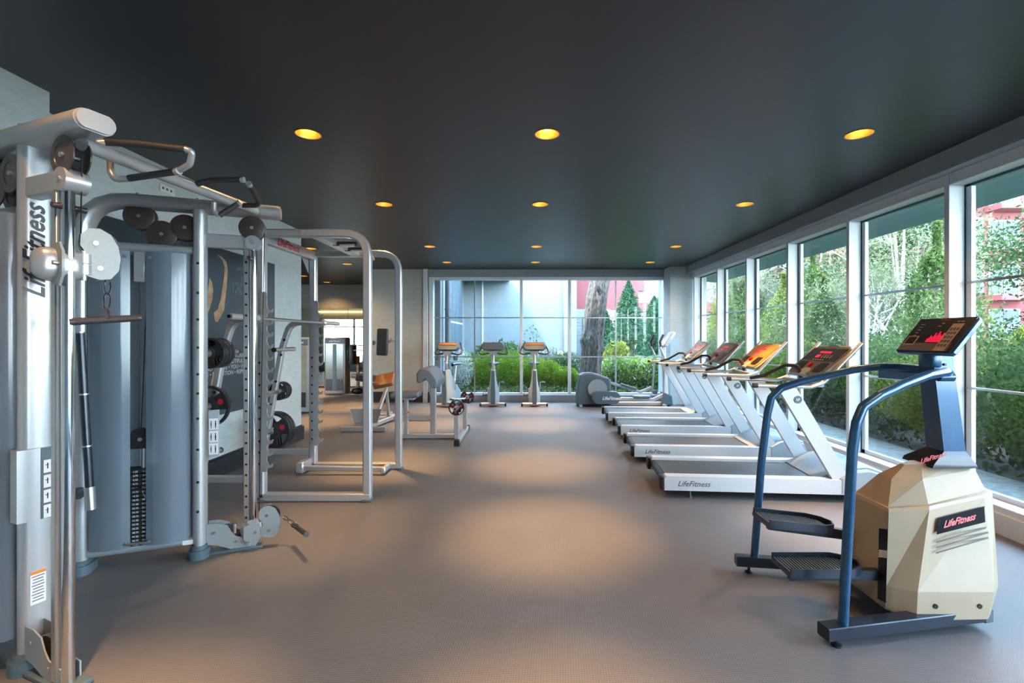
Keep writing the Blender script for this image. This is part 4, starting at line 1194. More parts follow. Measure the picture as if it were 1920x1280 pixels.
# ================================================================== UPRIGHT BIKES (seen from the front)
def bike(label, X, Y, yaw, cups=False, amber=False):
    t = thing('exercise_bike', label, 'exercise bike', (X, Y, 0), yaw, 'grey upright exercise bikes facing away along the back window')
    L = local(t); mk = lambda: (lambda m: (setattr(m, 'M', L), m)[1])(MB())
    m = mk(); m.tube([(-.27, 0, .055), (.27, 0, .055)], .035, 14); m.build('front_foot', M_alu, t)
    m = mk(); m.tube([(-.25, .95, .05), (.25, .95, .05)], .035, 14); m.build('rear_foot', M_alu, t)
    for y in (0, .95):
        m = mk(); m.cyl((-.29, y, .05), (-.25, y, .05), .042, n=14); m.cyl((.25, y, .05), (.29, y, .05), .042, n=14); m.each('foot_cap', M_black, t)
    m = mk(); m.rtube([(0, 0, .06), (0, .95, .06)], .10, .06); m.build('base_beam', M_tgrey, t)
    rings = []
    for (z, wx, y0, y1) in ((.06, .13, -.02, .72), (.16, .135, -.02, .78), (.30, .125, .0, .74), (.42, .095, .02, .60), (.55, .07, .03, .42), (.70, .058, .05, .30), (.80, .05, .07, .22)):
        r = []
        for k in range(20):
            g = 2 * PI * k / 20; c_, s_ = math.cos(g), math.sin(g)
            r.append(Vector((wx * (abs(c_) ** .7) * (1 if c_ > 0 else -1), (y0 + y1) / 2 + (y1 - y0) / 2 * (abs(s_) ** .8) * (1 if s_ > 0 else -1), z)))
        rings.append(r)
    m = mk(); m.loft(rings); m.build('body_shroud', M_tgrey, t)
    m = mk(); m.prism([(-.045, .06), (-.05, .30), (-.04, .5), (-.03, .78), (.03, .78), (.04, .5), (.05, .30), (.045, .06)], (0, -.02, 0), (1, 0, 0), (0, 0, 1), .02); m.build('front_spine', M_slate, t)
    m = mk(); m.tube([(0, .13, .72), (0, .10, .95), (0, .16, 1.16)], .032, 14, fil=.08); m.build('neck', M_alu, t)
    m = mk(); m.prism([(-.05, -.09), (.05, -.09), (.11, .03), (-.11, .03)], (0, .18, 1.17), (1, 0, 0), (0, 0, 1), .06, bev=.01); m.build('neck_yoke', M_alu, t)
    m = mk(); m.prism([(-.20, -.085), (.20, -.085), (.255, -.03), (.255, .02), (.21, .10), (-.21, .10), (-.255, .02), (-.255, -.03)], (0, .24, 1.265), (1, 0, 0), (0, .45, 1), .10, bev=.025); m.build('console_shell', M_slate, t)
    m = mk(); m.prism([(-.18, 0), (.18, 0), (.20, .16), (-.20, .16)], (0, .215, 1.21), (1, 0, 0), (0, .6, 1), -.004) ; m.build('console_screen', M_cons_grey, t)
    if amber:
        m = mk(); m.prism([(-.20, .0), (.20, .0), (.205, .035), (.16, .048), (-.16, .048), (-.205, .035)], (0, .170, 1.325), (1, 0, 0), (0, .45, 1), .02, bev=.004); m.build('tan_top_panel', M_padbr, t)
    for s_ in (-1, 1):
        m = mk(); m.tube([(s_ * .08, .18, 1.15), (s_ * .24, .16, 1.125), (s_ * .315, .18, 1.15), (s_ * .30, .26, 1.22), (s_ * .21, .36, 1.385)], .017, 12, fil=.04); m.build('handlebar', M_grip, t)
        if cups:
            m = mk(); m.lathe([(0, 0), (.045, 0), (.055, .10), (.05, .10), (.042, .01), (0, .01)], (s_ * .20, .12, 1.0), n=18); m.build('cup_holder', M_slate, t)
        m = mk(); m.tube([(s_ * .10, .30, .36), (s_ * .125, .30 - s_ * .0, .36), (s_ * .13, .30, .36 + s_ * .14)], .012, 8); m.build('crank', M_alu, t)
        m = mk(); m.box((s_ * .19, .30, .36 + s_ * .14), (.11, .09, .035), None, .01); pd = m.build('pedal', M_slate, t)
        m = mk(); m.tube([(s_ * .24, .33, .38 + s_ * .14), (s_ * .20, .33, .44 + s_ * .14), (s_ * .15, .33, .38 + s_ * .14)], .006, 6, fil=.02); m.build('strap', M_black, pd)
    m = mk(); m.tube([(0, .52, .45), (0, .62, .86)], .028, 12); m.build('seat_post', M_alu, t)
    r2 = []
    for (y, wx, z) in ((.42, .035, .885), (.52, .06, .90), (.62, .12, .905), (.70, .14, .91), (.74, .11, .91)):
        r2.append([Vector((wx * math.cos(2 * PI * k / 16), y, z + .035 * math.sin(2 * PI * k / 16))) for k in range(16)])
    m = mk(); m.loft(r2); m.build('saddle', M_navyd, t)
    return t
bike('grey upright bike with a flat charcoal console, middle one of the three by the window', -.755, 10.35, R(2))
bike('grey upright bike with tan console top, rightmost of the three, beside the elliptical trainer', .14, 10.35, 0, amber=True)
bike('grey upright bike with cup holders, leftmost, behind the preacher bench pad', -1.78, 10.25, R(-14), cups=True, amber=True)

# ================================================================== ELLIPTICAL
t = thing('elliptical_trainer', 'blue-grey elliptical trainer with a round pale disc, at the far end before the window', 'elliptical trainer', (2.0, 10.4, 0))
YE = 10.18
def ex(px): return (px - 990) * YE / F
def ez(py): return CAMH - (py - 632) * YE / F
m = MB(); m.prism([(ex(a), ez(b)) for a, b in ((1083, 761), (1084, 735), (1089, 705), (1096, 701), (1110, 700), (1128, 704), (1146, 711), (1148, 722), (1148, 761))], (0, YE + .55, 0), (1, 0, 0), (0, 0, 1), .40, bev=.03); m.build('drive_housing', M_slate, t)
for y, s_ in ((YE + .15, -1), (YE + .55, 1)):
    m = MB(); m.cyl((ex(1122), y, ez(730)), (ex(1122), y + s_ * .03, ez(730)), .205, n=40); d_ = m.build('crank_disc', M_plate, t)
    m = MB(); m.cyl((ex(1122), y + s_ * .03, ez(730)), (ex(1122), y + s_ * .036, ez(730)), .012, n=12); m.build('hub_cap', M_silver, d_)
for y, dx, dz, s_ in ((YE + .02, 0, 0, -1),):
    st = []
    for k in range(24):
        g = 2 * PI * k / 24
        st.append((ex(1137) + .145 * math.cos(g) + (.16 if math.cos(g) > 0 else -.16), ez(746) + .14 * math.sin(g)))
    m = MB(); m.prism(st, (0, y + .09, 0), (1, 0, 0), (0, 0, 1), .09, bev=.015); ac = m.build('crank_cover', M_slate, t)
    m = MB(); m.text('LifeFitness', (ex(1147), y - .0015, ez(747)), (1, 0, 0), (0, 0, 1), .095, shear=.35, bold=.03); m.build('logo', M_white, ac)
# arms
m = MB()
m.rtube([(ex(1160), YE + .06, ez(748)), (ex(1226), YE + .06, ez(750)), (ex(1247), YE + .06, ez(740))], .06, .07, fil=.08); m.rtube([(ex(1149), YE + .62, ez(721)), (ex(1213), YE + .62, ez(741)), (ex(1235), YE + .62, ez(732))], .06, .06, fil=.08)
m.each('pedal_arm', M_tgrey, t)
m = MB(); m.box((ex(1204), YE + .06, ez(744)), (.36, .16, .05), None, .015); m.box((ex(1190), YE + .62, ez(730)), (.36, .16, .05), Matrix.Rotation(R(17), 3, 'Y'), .015); m.each('foot_pedal', M_slate, t)
m = MB(); m.rtube([(ex(1084), YE + .35, .05), (ex(1258), YE + .35, .05)], .12, .07, bev=.01); m.build('base_rail', M_tgrey, t)
m = MB(); m.rtube([(ex(1090), YE + .05, .03), (ex(1090), YE + .65, .03)], .06, .05); m.rtube([(ex(1250), YE + .05, .03), (ex(1250), YE + .65, .03)], .06, .05); m.each('cross_foot', M_tgrey, t)
m = MB(); m.rtube([(ex(1258), YE + .35, .05), (ex(1252), YE + .35, 1.30)], .10, .09, up=(0, 1, 0), bev=.02); m.build('mast', M_twhite, t)
m = MB(); m.prism([(ex(1247), ez(762)), (ex(1268), ez(762)), (ex(1266), ez(744)), (ex(1250), ez(738))], (0, YE + .5, 0), (1, 0, 0), (0, 0, 1), .30, bev=.02); m.build('mast_shroud', M_slate, t)
for y, dx in ((YE + .06, 0), (YE + .62, -9)):
    m = MB(); m.tube([(ex(1246 + dx), y, ez(742)), (ex(1247 + dx * .6), y, ez(680)), (ex(1247 + dx * .5), y, ez(668)), (ex(1238 + dx * .5), y, ez(648)), (ex(1242 + dx * .5), y, ez(632))], .021, 12, fil=.12); m.build('moving_arm', M_alu, t)
    m = MB(); m.tube([(ex(1240 + dx * .5), y - .006, ez(650)), (ex(1239 + dx * .5), y - .006, ez(640)), (ex(1245 + dx * .5), y - .006, ez(627))], .027, 12, fil=.05); m.build('arm_grip', M_grip, t)
    m = MB(); m.cyl((ex(1247 + dx * .5), y - .04, ez(741)), (ex(1247 + dx * .5), y + .04, ez(741)), .05, n=18); m.build('pivot', M_slate, t)
m = MB(); m.box((ex(1262), YE + .35, ez(636)), (.07, .36, .36), Matrix.Rotation(R(32), 3, 'Y'), .02, seg=2); m.build('console', M_twhite, t)
m = MB(); m.box((ex(1262) - .035, YE + .35, ez(636) + .022), (.006, .30, .30), Matrix.Rotation(R(32), 3, 'Y'), .0); m.build('console_screen', M_cons_grey, t)

# ================================================================== STEPPER
sp_ = thing('stair_stepper', 'cream and blue-lit dark stair stepper with a tilted console in the right foreground', 'stair stepper', (1.95, 2.69, 0))
YC = 2.69
def mir(p): return Vector((p[0], 2 * YC - p[1], p[2]))
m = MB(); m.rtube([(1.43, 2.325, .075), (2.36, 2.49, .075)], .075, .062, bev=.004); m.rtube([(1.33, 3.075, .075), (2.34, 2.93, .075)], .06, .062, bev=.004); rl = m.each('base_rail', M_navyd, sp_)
m = MB(); m.bb(1.95, 2.36, 2.50, 2.92, .05, .11, .004); m.build('base_plate', M_black, sp_)
m = MB(); m.box((2.35, 2.50, .075), (.06, .10, .075), Matrix.Rotation(R(10), 3, 'Z'), .008); m.build('rail_end_cap', M_slate, sp_)
m = MB()
for (x, y) in ((1.50, 2.335), (1.41, 3.065), (2.30, 2.56), (2.30, 2.85)):
    m.lathe([(0, 0), (.024, 0), (.024, .010), (.009, .016), (.009, .05), (0, .05)], (x, y, 0), n=14)
m.each('levelling_foot', M_black, sp_)
hr = [(1.535, 2.34, .10), (1.585, 2.345, .95), at(1606, 792, 2.35), at(1618, 763, 2.36), at(1648, 742, 2.38), at(1690, 722, 2.43), at(1740, 703, 2.50), at(1774, 697, 2.56), at(1779, 700, 2.62), at(1772, 697, 2.70), at(1740, 693, 2.80), at(1690, 688, 2.90), at(1650, 687, 2.96), at(1600, 693, 3.0), at(1550, 704, 3.03), at(1500, 716, 3.05), at(1465, 727, 3.06), at(1446, 745, 3.06), at(1439, 775, 3.06), (1.485, 3.055, .70), (1.44, 3.055, .10)]
m = MB(); m.tube(hr, .0235, 16, fil=.035, fn=4); m.build('hand_rail', M_navy, sp_)
m = MB(); m.cyl((2.22, 2.60, 1.285), (2.30, 2.60, 1.285), .024, n=12); m.rtube([at(1648, 700, 2.9), at(1742, 706, 2.72)], .03, .05); m.each('rail_bracket', M_navy, sp_)
# housing
J, K, Lq, N = (1.86, 2.50, .085), (1.955, 2.415, .075), (2.31, 2.41, .085), (2.44, 2.49, .21)
H, G, Fq = (1.905, 2.535, .575), (2.09, 2.50, .60), (2.50, 2.595, .66)
def ringm(pts, front):
    near_ = [Vector(p) for p in pts]
    return near_ + [Vector(p) for p in front] + [mir(p) for p in reversed(pts)]
bot = ringm([J, K, Lq, (2.34, 2.43, .095)], [(2.36, YC, .10)])
bot2 = ringm([(1.872, 2.508, .20), (1.975, 2.432, .21), (2.36, 2.43, .21), N], [(2.46, YC, .21)])
mid = ringm([H, G, (2.45, 2.575, .64), (2.515, 2.60, .655)], [(2.54, YC, .66)])
mid2 = ringm([(1.912, 2.545, .592), (2.10, 2.512, .617), (2.45, 2.585, .652), (2.51, 2.61, .667)], [(2.535, YC, .672)])
mid3 = ringm([(1.925, 2.565, .594), (2.11, 2.53, .62), (2.44, 2.60, .66), (2.495, 2.62, .672)], [(2.52, YC, .677)])
top = ringm([(2.00, 2.64, .722), (2.125, 2.585, .735), (2.42, 2.625, .775), (2.45, 2.635, .78)], [(2.47, YC, .78)])
top2 = ringm([(2.10, 2.675, .79), (2.17, 2.65, .80), (2.38, 2.655, .815), (2.40, 2.66, .815)], [(2.41, YC, .815)])
m = MB(); m.loft([bot, bot2, mid, mid2, mid3, top, top2]); hs = m.build('housing', M_cream, sp_, True)
from mathutils.bvhtree import BVHTree
bvh = BVHTree.FromPolygons([Vector(q) for q in m.v], m.f)
def face(px, py, off=.003):
    "point of the housing surface seen at a photo pixel, lifted by off"
    o = Vector((0, 0, CAMH)); d = Vector(((px - 990) / F, 1, -(py - 632) / F)).normalized()
    h, n, i_, dist = bvh.ray_cast(o, d)
    while h is None:
        px += (1760 - px) * .02; py += (1050 - py) * .02
        d = Vector(((px - 990) / F, 1, -(py - 632) / F)).normalized(); h, n, i_, dist = bvh.ray_cast(o, d)
    return h - d * off
def decal(pts, mat_, name, parent, off=.003, nu=12, nv=3):
    m = MB(); a, b, c, d = [Vector((*q, 0)) for q in pts]; P = []
    for j in range(nv + 1):
        for i in range(nu + 1):
            q = a.lerp(b, i / nu).lerp(d.lerp(c, i / nu), j / nv); P.append(face(q.x, q.y, off))
    m.add(P, [(j * (nu + 1) + i, j * (nu + 1) + i + 1, (j + 1) * (nu + 1) + i + 1, (j + 1) * (nu + 1) + i) for j in range(nv) for i in range(nu)])
    return m.build(name, mat_, parent)
dc = decal([(1759, 971), (1857, 946), (1861, 975), (1756, 1002)], M_matte, 'logo_panel', hs)
m = MB(); m.text('LifeFitness', face(1799, 976, .007), face(1829, 968) - face(1769, 984), face(1800, 965) - face(1799, 990), .050, shear=.35, bold=.03); m.build('red_logo', M_red, dc)
mat('vent_groove', (.10, .09, .07), .7, nz=.05)
for k in range(3):
    dy = k * 10
    decal([(1755, 1015 + dy), (1861, 984 + dy), (1862, 987 + dy), (1755, 1018 + dy)], MATS['vent_groove'], 'vent_groove', hs, .002, 12, 1)
m = MB()
for (px, py) in ((1755, 1137), (1838, 1137)):
    q_ = face(px, py, .004); m.cyl(q_, q_ + V(0, .02, 0), .012, n=14)
m.each('screw', M_black, hs)
# slot and pedals
decal([(1648, 990), (1664, 992), (1661, 1130), (1645, 1122)], M_ink, 'slot', hs, .003, 2, 8)
decal([(1648, 1030), (1664, 1032), (1663, 1046), (1647, 1044)], M_white, 'slot_gap', hs, .005, 2, 2)
for (y, z0, tilt, lab) in ((2.575, .275, 0, 'n'), (2.80, .425, 6, 'f')):
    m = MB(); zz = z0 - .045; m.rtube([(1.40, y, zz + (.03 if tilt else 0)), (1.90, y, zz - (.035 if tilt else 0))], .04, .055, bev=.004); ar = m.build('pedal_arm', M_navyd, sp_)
    rt = Matrix.Rotation(R(tilt), 3, 'Y'); c_ = Vector((1.555, y, z0))
    base = [(-.20, -.10), (.12, -.10), (.19, -.06), (.215, 0), (.19, .06), (.12, .10), (-.20, .10)]
    m = MB(); P0 = [c_ + rt @ Vector((a, b, -.02)) for a, b in base]; P1 = [c_ + rt @ Vector((a, b, .0)) for a, b in base]; m.loft([P0, P1])
    pdl = m.build('pedal', M_navyd, sp_)
    m = MB()
    edge = [c_ + rt @ Vector((a * .99, b * .97, .012)) for a, b in base]
    m.sweep([(-.004, -.014), (.004, -.014), (.004, .016), (-.004, .016)], edge, up=(0, 0, 1)); m.build('rim', M_navyd, pdl)
    m = MB()
    for k in range(22):
        x = -.19 + k * .0165; hw = .088 if x < .1 else .088 - (x - .1) * .55
        m.box(c_ + rt @ Vector((x, 0, .004)), (.006, 2 * hw, .008), rt)
    m.build('tread_ribs', M_slate, pdl)
# console column
m = MB()
cb = lambda x0, x1, y0, y1, z: [Vector((x0, y0, z)), Vector((x1, y0, z)), Vector((x1, y1, z)), Vector((x0, y1, z))]
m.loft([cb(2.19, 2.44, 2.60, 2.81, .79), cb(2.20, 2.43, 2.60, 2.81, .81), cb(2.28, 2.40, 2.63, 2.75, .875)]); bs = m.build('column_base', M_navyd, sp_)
m = MB(); m.text('LifeFitness', (2.205, 2.612, .845), (.8, 0, .25), (.2, .3, 1), .035, shear=.3, bold=.02); m.build('red_logo', M_red, bs)
m = MB(); m.loft([cb(2.28, 2.40, 2.63, 2.75, .87), cb(2.235, 2.345, 2.64, 2.745, 1.33), cb(2.23, 2.34, 2.64, 2.745, 1.45)]); m.build('console_column', M_navy, sp_)
m = MB(); m.box((2.245, 2.68, 1.375), (.06, .10, .09), None, .015, seg=2); m.build('junction_box', M_navy, sp_)
m = MB(); m.cyl((2.29, 2.638, 1.35), (2.29, 2.632, 1.35), .007, n=10); m.build('screw', M_black, sp_)
o = Vector((2.205, 0, 1.415)); s = Vector((.155, 0, .195)).normalized(); n = Vector((-s.z, 0, s.x)); y0c, y1c = 2.50, 2.885
Lc = .25
rot = Matrix(((s.x, 0, n.x), (0, 1, 0), (s.z, 0, n.z)))
m = MB(); m.prism([(0, y0c + .01), (0, y1c - .01), (.012, y1c), (Lc - .02, y1c), (Lc, y1c - .015), (Lc, y0c + .015), (Lc - .02, y0c), (.012, y0c)], o - n * .03, s, (0, 1, 0), .03, bev=.006); cs = m.build('console_shell', M_navy, sp_)
m = MB(); m.loft([[o + s * a + V(0, b, 0) - n * .028 for a, b in ((.01, y0c + .01), (.01, y1c - .01), (Lc - .01, y1c - .01), (Lc - .01, y0c + .01))], [o + s * a + V(0, b, 0) - n * .075 for a, b in ((.06, y0c + .08), (.06, y1c - .08), (.18, y1c - .08), (.18, y0c + .08))]]); m.build('console_back', M_navy, sp_)
def cpl(u0, u1, v0, v1, h, mt, nm, par):
    m = MB(); m.box(o + s * (u0 + u1) / 2 + V(0, (v0 + v1) / 2, 0) + n * h / 2, (abs(u1 - u0), abs(v1 - v0), h), rot, 0); return m.build(nm, mt, par)
fc = cpl(.006, Lc - .006, y0c + .01, y1c - .008, .003, M_navyd, 'console_face', sp_)
cpl(.01, .065, y0c + .04, y1c - .012, .0036, M_cons_grey, 'lower_band', fc)
kp = cpl(.012, .20, y0c + .055, y0c + .125, .0046, M_beige, 'keypad', fc)
m = MB()
for i in range(3):
    for j in range(5):
        m.box(o + s * (.05 + j * .028) + V(0, y0c + .07 + i * .02, 0) + n * .005, (.017, .013, .0016), rot, 0)
m.build('key', M_cons_grey, kp)
fb = cpl(.05, .115, y1c - .10, y1c - .022, .0046, M_beige, 'picture_frame', fc)
cpl(.058, .107, y1c - .092, y1c - .032, .0056, M_ink, 'picture', fb)
m = MB(); rnd = random.Random(3)
for i in range(9):
    hh = [3, 5, 4, 7, 5, 8, 6, 5, 7][i]
    for j in range(hh):
        m.box(o + s * (.075 + j * .0095) + V(0, 2.715 - i * .0105, 0) + n * .0042, (.0068, .0072, .001), rot, 0)
m.build('red_bar_display', M_led, fc)
m = MB(); m.text('LifeFitness', o + s * (Lc - .022) + V(0, 2.69, 0) + n * .0042, (0, -1, 0), s, .016, bold=.02); m.build('red_logo', M_red, fc)
m = MB()
for k in range(5): m.box(o + s * (.20 - k * .02) + V(0, y1c - .06, 0) + n * .0042, (.004, .03 - k * .003, .0006), rot, 0)
for v_, u_ in ((2.69, .205), (2.70, .185), (2.575, .215), (2.60, .215)): m.box(o + s * u_ + V(0, v_, 0) + n * .0042, (.005, .018, .0006), rot, 0)
m.build('face_print', M_posttxt, fc)
# ================================================================== OUTSIDE: MATERIALS
import numpy as np
def leafmat(name, c1, c2, c3=None, tl=0.35):
    m = bpy.data.materials.new(name); m.use_nodes = True
    t = m.node_tree; t.nodes.clear(); L = t.links.new
    out = t.nodes.new('ShaderNodeOutputMaterial')
    tcn = t.nodes.new('ShaderNodeTexCoord')
    n = t.nodes.new('ShaderNodeTexNoise'); n.inputs['Scale'].default_value = 2.2; n.inputs['Detail'].default_value = 1
    n2 = t.nodes.new('ShaderNodeTexNoise'); n2.inputs['Scale'].default_value = 19.0
    L(tcn.outputs['Object'], n.inputs['Vector']); L(tcn.outputs['Object'], n2.inputs['Vector'])
    oi = t.nodes.new('ShaderNodeObjectInfo')
    a = t.nodes.new('ShaderNodeMath'); a.operation = 'ADD'; L(n.outputs[0], a.inputs[0]); L(n2.outputs[0], a.inputs[1])
    b = t.nodes.new('ShaderNodeMath'); b.operation = 'MULTIPLY_ADD'; b.inputs[1].default_value = .2; L(oi.outputs['Random'], b.inputs[0]); L(a.outputs[0], b.inputs[2])
    r = t.nodes.new('ShaderNodeValToRGB')
    mr = t.nodes.new('ShaderNodeMapRange'); mr.inputs[1].default_value = .75; mr.inputs[2].default_value = 1.45
    L(b.outputs[0], mr.inputs[0]); L(mr.outputs[0], r.inputs[0])
    r.color_ramp.elements[0].color = (*c1, 1); r.color_ramp.elements[1].color = (*c2, 1)
    if c3:
        e = r.color_ramp.elements.new(.93); e.color = (*c2, 1); r.color_ramp.elements[2].color = (*c3, 1); r.color_ramp.elements[2].position = 1.0
    df = t.nodes.new('ShaderNodeBsdfDiffuse'); tr = t.nodes.new('ShaderNodeBsdfTranslucent')
    L(r.outputs[0], df.inputs[0]); L(r.outputs[0], tr.inputs[0])
    mx = t.nodes.new('ShaderNodeMixShader'); mx.inputs[0].default_value = tl
    L(df.outputs[0], mx.inputs[1]); L(tr.outputs[0], mx.inputs[2]); L(mx.outputs[0], out.inputs[0])
    return m
L_dark = leafmat('dark_broad_leaves', (.014, .030, .012), (.065, .105, .04), (.14, .17, .07))
L_mid = leafmat('mid_green_leaves', (.03, .06, .016), (.13, .18, .06), (.24, .27, .11))
L_yel = leafmat('yellow_green_leaves', (.06, .09, .015), (.24, .26, .06), (.42, .36, .11))
L_lime = leafmat('bright_lime_leaves', (.07, .13, .012), (.26, .38, .04), (.40, .50, .08))
L_olive = leafmat('olive_grey_leaves', (.09, .10, .05), (.21, .22, .13), (.34, .31, .20))
L_conif = leafmat('blue_green_conifer_leaves', (.025, .07, .04), (.07, .15, .08), (.13, .22, .13))
L_white = leafmat('white_flowers', (.35, .35, .40), (.55, .52, .55))
L_whitel = leafmat('whitish_leaves', (.42, .44, .38), (.70, .70, .64))
M_bark = mat('grey_brown_bark', (.13, .10, .085), .9, nz=.85, scale=34, bump=1.0, aniso=(1, 1, .28))
M_twig = mat('pale_grey_twig', (.34, .30, .27), .9, nz=.2)
M_btrim = mat('white_building_trim', (.14, .145, .15), .5, nz=.03)
M_soil = mat('garden_soil', (.07, .06, .045), .95, nz=.4, scale=8)
M_pave = mat('outside_grey_paving', (.20, .21, .20), .9, nz=.25, scale=14)
M_bwall = plaster('pale_blue_grey_render', (.185, .213, .225))
M_bwhite = plaster('white_render', (.22, .235, .245))
M_pink = plaster('pink_red_render', (.22, .058, .062))
M_palepink = plaster('pale_pink_render', (.18, .145, .165))
M_bglass = mat('exterior_window_glass', (.085, .11, .13), .45, nz=.15, scale=3, spec=.12)
M_pipe = mat('grey_metal_pipe', (.20, .22, .24), .4, .3, nz=.08)
M_teal = mat('teal_eave', (.16, .27, .27), .6, nz=.05)

# ------------------------------------------------------------------ foliage meshes
def leaf_mesh(name, centers, size, seed, mats, asp=2.0, up=0.0, frac=None, curl=.25):
    rg = np.random.default_rng(seed)
    n = len(centers)
    C = np.asarray(centers, dtype=float)
    d = rg.normal(size=(n, 3)); d[:, 2] += up; d /= np.linalg.norm(d, axis=1)[:, None]
    e = rg.normal(size=(n, 3)); e -= d * (d * e).sum(1)[:, None]; e /= np.linalg.norm(e, axis=1)[:, None]
    nn = np.cross(d, e)
    s = size * rg.uniform(.6, 1.3, n)[:, None]
    v0 = C - d * s * .5; v1 = C + e * s / asp * .5 + nn * s * curl * .2; v2 = C + d * s * .5; v3 = C - e * s / asp * .5 + nn * s * curl * .2
    V_ = np.stack([v0, v1, v2, v3], 1).reshape(-1, 3)
    me = bpy.data.meshes.new(name)
    me.vertices.add(4 * n); me.vertices.foreach_set('co', V_.ravel())
    me.loops.add(4 * n); me.loops.foreach_set('vertex_index', np.arange(4 * n))
    me.polygons.add(n); me.polygons.foreach_set('loop_start', np.arange(0, 4 * n, 4)); me.polygons.foreach_set('loop_total', np.full(n, 4))
    for m in mats: me.materials.append(m)
    if frac: me.polygons.foreach_set('material_index', (rg.random(n) < frac).astype(int))
    me.update(); me.validate()
    return me
def blob(n, rx, ry, rz, cz, seed, lump=.25, shell=.55, cone=0.0):
    rg = np.random.default_rng(seed)
    d = rg.normal(size=(n, 3)); d /= np.linalg.norm(d, axis=1)[:, None]
    r = shell + (1 - shell) * rg.random(n) ** .6
    lumps = rg.normal(size=(9, 3)); lumps /= np.linalg.norm(lumps, axis=1)[:, None]
    k = np.max(d @ lumps.T, axis=1)
    r = r * (1 - lump + lump * 1.6 * k ** 3)
    P = d * r[:, None] * np.array([rx, ry, rz])
    P[:, 2] += cz
    if cone > 0:
        h = np.clip(P[:, 2] / (cz + rz), 0, 1); f = (1 - h * cone); P[:, 0] *= f; P[:, 1] *= f
    return P[P[:, 2] > .02]
def shrub(name, label, cat, leafn, stemn, pts, size, seed, mats, loc, group=None, stems=6, h=1.0, asp=2.0, up=0.0, frac=None, stemmat=None, rz=0):
    t = thing(name, label, cat, loc, rz, group)
    me = leaf_mesh(leafn, pts, size, seed, mats, asp, up, frac)
    o = bpy.data.objects.new(leafn, me); COL.objects.link(o); o.parent = t
    rg = random.Random(seed); mb = MB()
    for k in range(stems):
        q = pts[rg.randrange(len(pts))]
        mb.tube([(rg.uniform(-.04, .04), rg.uniform(-.04, .04), 0), (q[0] * .4, q[1] * .4, q[2] * .5), (q[0], q[1], q[2])], .012 * h, 5, scales=[1, .7, .3])
    ob = mb.build(stemn, stemmat or M_bark, t)
    ob.matrix_parent_inverse.identity()
    return t
# INV of things is applied by build(): stems were written in local coordinates, so put them back
_b = shrub
def shrub(*a, **k):
    t = _b(*a, **k)
    for c in t.children:
        if c.type == 'MESH' and c.name in INV:
            c.data.transform(INV[t.name].inverted())
    return t

# ------------------------------------------------------------------ ground and buildings
mb = MB(); mb.bb(3.95, 46, -12, 60, -.3, .08); struct('ground', mb, M_soil)
mb = MB(); mb.bb(-9.9, 3.95, 11.5, 60, -.3, .06); struct('ground.001', mb, M_soil) if False else None
mb = MB(); mb.bb(-2.4, 3.95, 11.5, 60, -.3, .08); gg = struct('ground', mb, M_soil)
mb = MB(); mb.bb(-30, -9.9, -12, 60, -.3, .05); mb.bb(-9.9, -2.4, 14.5, 60, -.3, .05); gg = struct('ground', mb, M_pave)
mb = MB(); mb.bb(3.95, 4.75, -12, 11.5, .08, .11, .01); struct('trim_3', mb, M_pave)
mb = MB(); mb.prism([(3.95, 2.93), (4.75, 2.86), (4.75, 3.36), (3.95, 3.36)], (0, 12.0, 0), (1, 0, 0), (0, 0, 1), 16.0); struct('trim_4', mb, M_teal)

# house wing beyond the back window: pale wall, return wall with tall window, pipes
t = thing('neighbouring_wing', 'pale blue-grey building wing with tall window and canopy beyond the back window', 'building', (0, 16, 0))
YW = 16.0
mb = MB(); mb.bb(-2.12, 1.62, YW, YW + .4, 0, 5.0); mb.build('end_wall', M_bwall, t)
mb = MB(); mb.bb(-2.5, -2.12, 11.6, YW + .4, 0, 4.8); sw = mb.build('side_wall', M_bwhite, t)
mb = MB()
mb.bb(-2.12, -2.09, 12.9, 15.3, .3, 3.35); w_ = mb.build('window', M_frame, t)
mb = MB()
for k in range(3): mb.bb(-2.095, -2.08, 12.98 + k * .77, 12.98 + k * .77 + .70, .4, 1.9); mb.bb(-2.095, -2.08, 12.98 + k * .77, 12.98 + k * .77 + .70, 1.95, 3.28)
mb.each('pane', M_bglass, w_)
mb = MB(); mb.prism([(-2.12, 3.36), (-.62, 3.36), (-.62, 3.46), (-2.12, 3.50)], (0, YW, 0), (1, 0, 0), (0, 0, 1), 1.1); mb.build('canopy', M_teal, t)
mb = MB(); mb.bb(-1.53, -1.49, YW - .03, YW + .01, 0, 4.95); mb.build('wall_joint', M_white, t)
mb = MB(); mb.bb(-2.11, -2.06, 14.3, 14.5, 3.55, 3.8); mb.bb(-2.11, -2.06, 13.3, 13.5, 3.55, 3.8); mb.each('wall_lamp', M_padbr, t)
for (px, lab) in ((816, 'left'), (840, 'right')):
    x = (px - 990) * 11.95 / F
    o = MB(); o.cyl((x, 11.95, .05), (x, 11.95, 4.4), .075, n=18); 
    tt = thing('drain_column', 'grey round drain pipe standing outside the back window, %s one of two' % lab, 'pipe', (x, 11.95, .05)); o.build('pipe', M_pipe, tt)
    o = MB(); 
    for z in (.9, 2.2, 3.0): o.lathe([(.078, -.02), (.086, -.015), (.086, .015), (.078, .02)], (x, 11.95, z), n=18)
    o.each('pipe_ring', M_pipe, tt)
tt = thing('downpipe', 'white square downpipe on the pale wall, near the pink building', 'pipe', (1.28, YW - .06, .2))
mb = MB(); mb.bb(1.17, 1.33, YW - .12, YW, .95, 4.9, .02); mb.build('pipe', M_bwhite, tt)
mb = MB(); mb.cyl((1.05, YW - .3, .3), (1.05, YW - .3, .95), .05, n=12); mb.ball((1.05, YW - .3, .97), .09); mb.build('post_head', M_white, tt)
